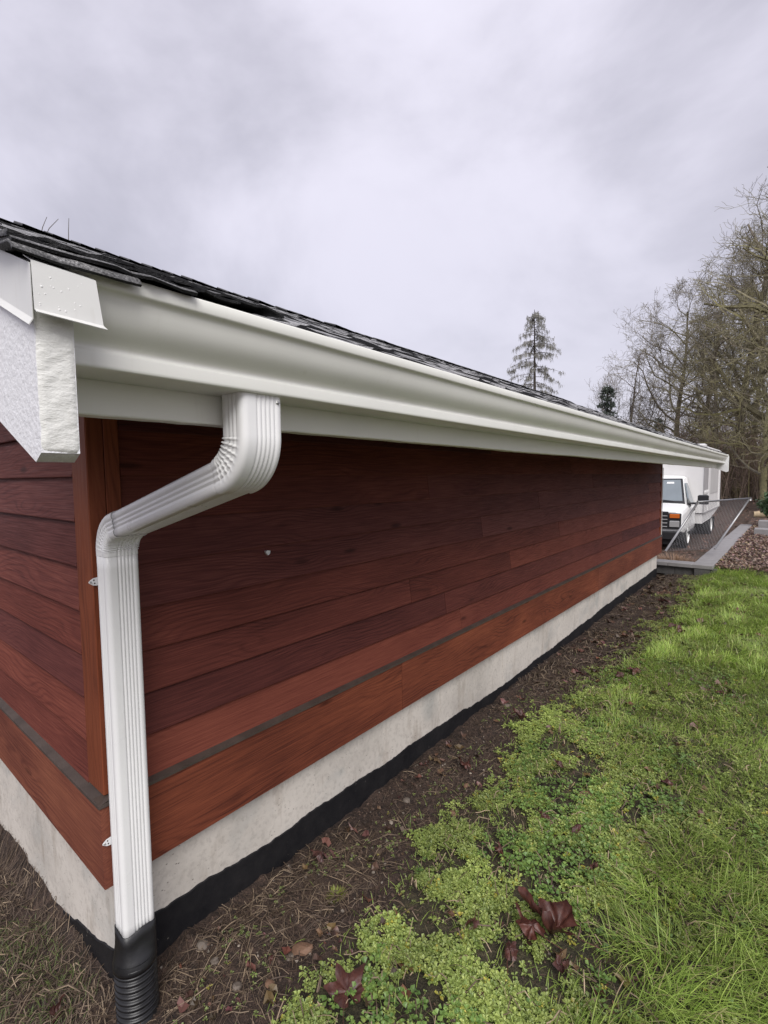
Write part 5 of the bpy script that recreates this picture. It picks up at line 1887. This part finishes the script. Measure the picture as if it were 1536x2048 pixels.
# torn scraps of dead leaf trodden into soil and weeds
mb = MB()
n = 1000
px, py = pick(n, 0.0, 1.5, 0.1, 8.6, lambda x, y: 0.25 + 0.75 * sstep(0.5, 0.7, fbm(x * 3, y * 2, 451)), 452)
sz = (0.006 + 0.028 * rng.random(n) ** 2) * (1 + 0.12 * py)
az = rng.uniform(0, 6.28, n)
pz = gz(px, py) + rng.uniform(0.006, 0.016, n)
ring = []
for t in range(7):
    a_ = az + t * 2 * math.pi / 7
    rr_ = sz * rng.uniform(0.45, 1.1, n)
    ring.append(np.stack([px + np.cos(a_) * rr_, py + np.sin(a_) * rr_ * 0.6, pz + rng.normal(0, 0.3, n) * sz + sz * 0.25], -1))
V = np.stack([np.stack([px, py, pz], -1)] + ring, 1).reshape(-1, 3)
b_ = np.arange(n)[:, None] * 8
f = np.concatenate([b_ + [0, 1 + t, 1 + (t + 1) % 7] for t in range(7)])
cc = np.array([0.085, 0.038, 0.028]) * rng.uniform(0.4, 1.9, (n, 1)) * np.stack([np.ones(n), rng.uniform(0.8, 1.6, n), rng.uniform(0.7, 1.3, n)], -1)
mb.add(V, f, np.repeat(cc, 8, 0))
tag(mb.build('leaf_scraps', mat_attr('dead_leaf_scraps', 0.5)), 'torn scraps of dead brown leaf in the soil and weeds', 'leaf scraps', None, 'stuff')

# stones picked out on the soil
M['stone'] = mat_plain('river_stone', (0.13, 0.105, 0.085), 0.7, 0, 0.4, 25, 0.5, 90)
M['stone2'] = mat_plain('brown_stone', (0.16, 0.09, 0.055), 0.7, 0, 0.35, 30, 0.5, 90)
STN = [(0.365, 0.51, 0.024, 1.9, 0.5, 'brown', 'long rust-brown stone lying on the soil at the lower middle'), (0.285, 0.29, 0.017, 1.1, 0.2, 'grey', 'grey rounded stone on the soil right of the drain pipe'),
       (0.378, 0.355, 0.014, 1.2, 0.3, 'brown', 'small tan stone right of the grey rounded stone'), (0.345, 0.47, 0.015, 1.1, 1.0, 'grey', 'small blue-grey pebble beside the long rust-brown stone'),
       (0.423, 0.62, 0.012, 1.0, 0.4, 'brown', 'pinkish pebble above the long rust-brown stone'), (0.149, 0.29, 0.016, 1.0, 0.1, 'grey', 'pale pebble in the straw by the drain pipe'),
       (0.15, 1.42, 0.018, 1.2, 0.7, 'grey', 'rounded grey pebble under the foundation edge'), (0.426, 1.45, 0.020, 1.2, 0.2, 'brown', 'flat brown stone at the edge of the weeds'),
       (0.354, 1.70, 0.017, 1.0, 0.2, 'brown', 'round tan pebble near the shrivelled dark leaf'), (0.05, 0.30, 0.02, 1.1, 0.2, 'grey', 'dark lump of stone at the foot of the drain pipe'),
       (0.70, 0.62, 0.016, 1.1, 0.2, 'grey', 'grey pebble beside the flat purple-brown leaf'), (0.09, 2.75, 0.022, 1.3, 0.2, 'grey', 'pale grey stone by the foundation halfway along')]
for q, (x, y, r, asp, rz, kd, lab) in enumerate(STN):
    r_ = np.random.default_rng(500 + q)
    # subdivide an icosahedron once for a rounder outline
    vs = list(ICO); fs = []
    cache = {}
    def mid(a, b):
        k_ = (min(a, b), max(a, b))
        if k_ not in cache:
            p_ = (np.array(vs[a]) + np.array(vs[b])) / 2
            vs.append(p_ / np.linalg.norm(p_)); cache[k_] = len(vs) - 1
        return cache[k_]
    for a, b, c in ICF:
        ab, bc, ca = mid(a, b), mid(b, c), mid(c, a)
        fs += [(a, ab, ca), (b, bc, ab), (c, ca, bc), (ab, bc, ca)]
    V = np.array(vs)
    V = V * (1 + 0.75 * (fbm(V[:, 0] * 1.6 + q, V[:, 1] * 1.3 + V[:, 2], 600 + q)[:, None] - 0.5)) * np.array([asp, 1, 0.62]) * r
    me = MB().add(V, fs).mesh('stone', M['stone2'] if kd == 'brown' else M['stone'], False)
    o = link('stone', me, None, (x, y, float(gz(x, y)) + r * 0.18), (r_.normal(0, 0.15), r_.normal(0, 0.15), rz))
    tag(o, lab, 'stone', 'stones on the bare soil')

# bright green moss tuft on the soil
def tuft(x, y, n_, rad, ln0, ln1, col, wid, seed, name, lab, cat):
    r_ = np.random.default_rng(seed)
    aa = r_.uniform(0, 6.28, n_); rr_ = rad * np.sqrt(r_.random(n_))
    px_, py_ = x + rr_ * np.cos(aa), y + rr_ * np.sin(aa)
    V_, f_, c_ = blades(n_, px_, py_, r_.uniform(ln0, ln1, n_), np.full(n_, wid), np.array(col) * r_.uniform(0.6, 1.4, (n_, 1)), 0.75, seed)
    o_ = MB().add(V_, f_, c_).build(name, M['grass'])
    return tag(o_, lab, cat)


tuft(0.288, 0.757, 260, 0.028, 0.012, 0.035, (0.24, 0.27, 0.05), 0.0022, 611, 'weed_tuft', 'yellow-green spiky weed tuft alone on the bare soil', 'weed')
tuft(0.09, 9.55, 900, 0.30, 0.10, 0.26, (0.34, 0.22, 0.14), 0.008, 612, 'dry_grass_clump', 'pale dry grass clump behind the low block wall', 'grass clump')
tuft(0.33, 9.6, 500, 0.18, 0.06, 0.18, (0.20, 0.12, 0.075), 0.008, 613, 'dry_grass_clump', 'darker brown dead grass beside the pale clump', 'grass clump')

# shrub, log and steps at the far right
x0, y0 = 1.45, 17.0
sh = empty('shrub', (x0, y0, -0.2))
tag(sh, 'dark green leafy shrub at the right edge beyond the mulch', 'shrub')
mb = MB()
for q in range(14):
    a = rng.uniform(0, 6.28)
    mb.tube([(x0, y0, -0.25), (x0 + 0.2 * math.cos(a), y0 + 0.2 * math.sin(a), 0.3), (x0 + 0.5 * math.cos(a), y0 + 0.5 * math.sin(a), 0.85)], [0.015, 0.01, 0.004], 4, (0.06, 0.045, 0.03), False)
mb.build('stem', M['bark'], sh)
n = 1800
c0 = rng.normal(0, 1, (n, 3)); c0 /= np.linalg.norm(c0, axis=1)[:, None]
c0 = c0 * (rng.random((n, 1)) ** 0.4) * (0.55, 0.55, 0.45) * (0.75 + 0.5 * fbm(c0[:, 0] * 3, c0[:, 1] * 3 + c0[:, 2] * 2, 621)[:, None]) + (x0, y0, 0.45)
a_ = rng.normal(0, 1, (n, 3)); a_ /= np.linalg.norm(a_, axis=1)[:, None]
b_ = np.cross(a_, rng.normal(0, 1, (n, 3))); b_ /= np.linalg.norm(b_, axis=1)[:, None]
s1 = rng.uniform(0.03, 0.07, (n, 1))
V = np.stack([c0 - a_ * s1, c0 + b_ * s1 * 0.45, c0 + a_ * s1, c0 - b_ * s1 * 0.45], 1).reshape(-1, 3)
mb = MB().add(V, np.arange(4 * n).reshape(-1, 4), np.repeat(np.array([0.04, 0.075, 0.028]) * rng.uniform(0.5, 1.8, (n, 1)), 4, 0))
mb.build('foliage', M['leafy'], sh)
x0, y0 = 0.93, 21.0
zg = float(gz(x0, y0, False))
mb = MB().tube([(x0 - 0.25, y0, zg + 0.10), (x0 + 0.05, y0 + 0.05, zg + 0.12), (x0 + 0.5, y0 + 0.2, zg + 0.11)], [0.10, 0.13, 0.12], 10, (0.36, 0.28, 0.18))
tag(mb.build('log', M['bark'], None, True, (x0, y0, zg)), 'pale cut log lying on the ground near the shrub', 'log')
for q, (xa, ya_, zt_, w_) in enumerate(((1.25, 14.6, -0.02, 0.5), (1.32, 15.4, 0.12, 0.55))):
    o = bevel_box(MB(), (xa - w_ / 2, ya_ - 0.18, -0.4), (xa + w_ / 2, ya_ + 0.2, zt_), 0.01).build('garden_step', M['cap'])
    tag(o, ['lower grey block step at the right edge above the mulch', 'upper grey block step at the right edge under the shrub'][q], 'step', 'garden steps')
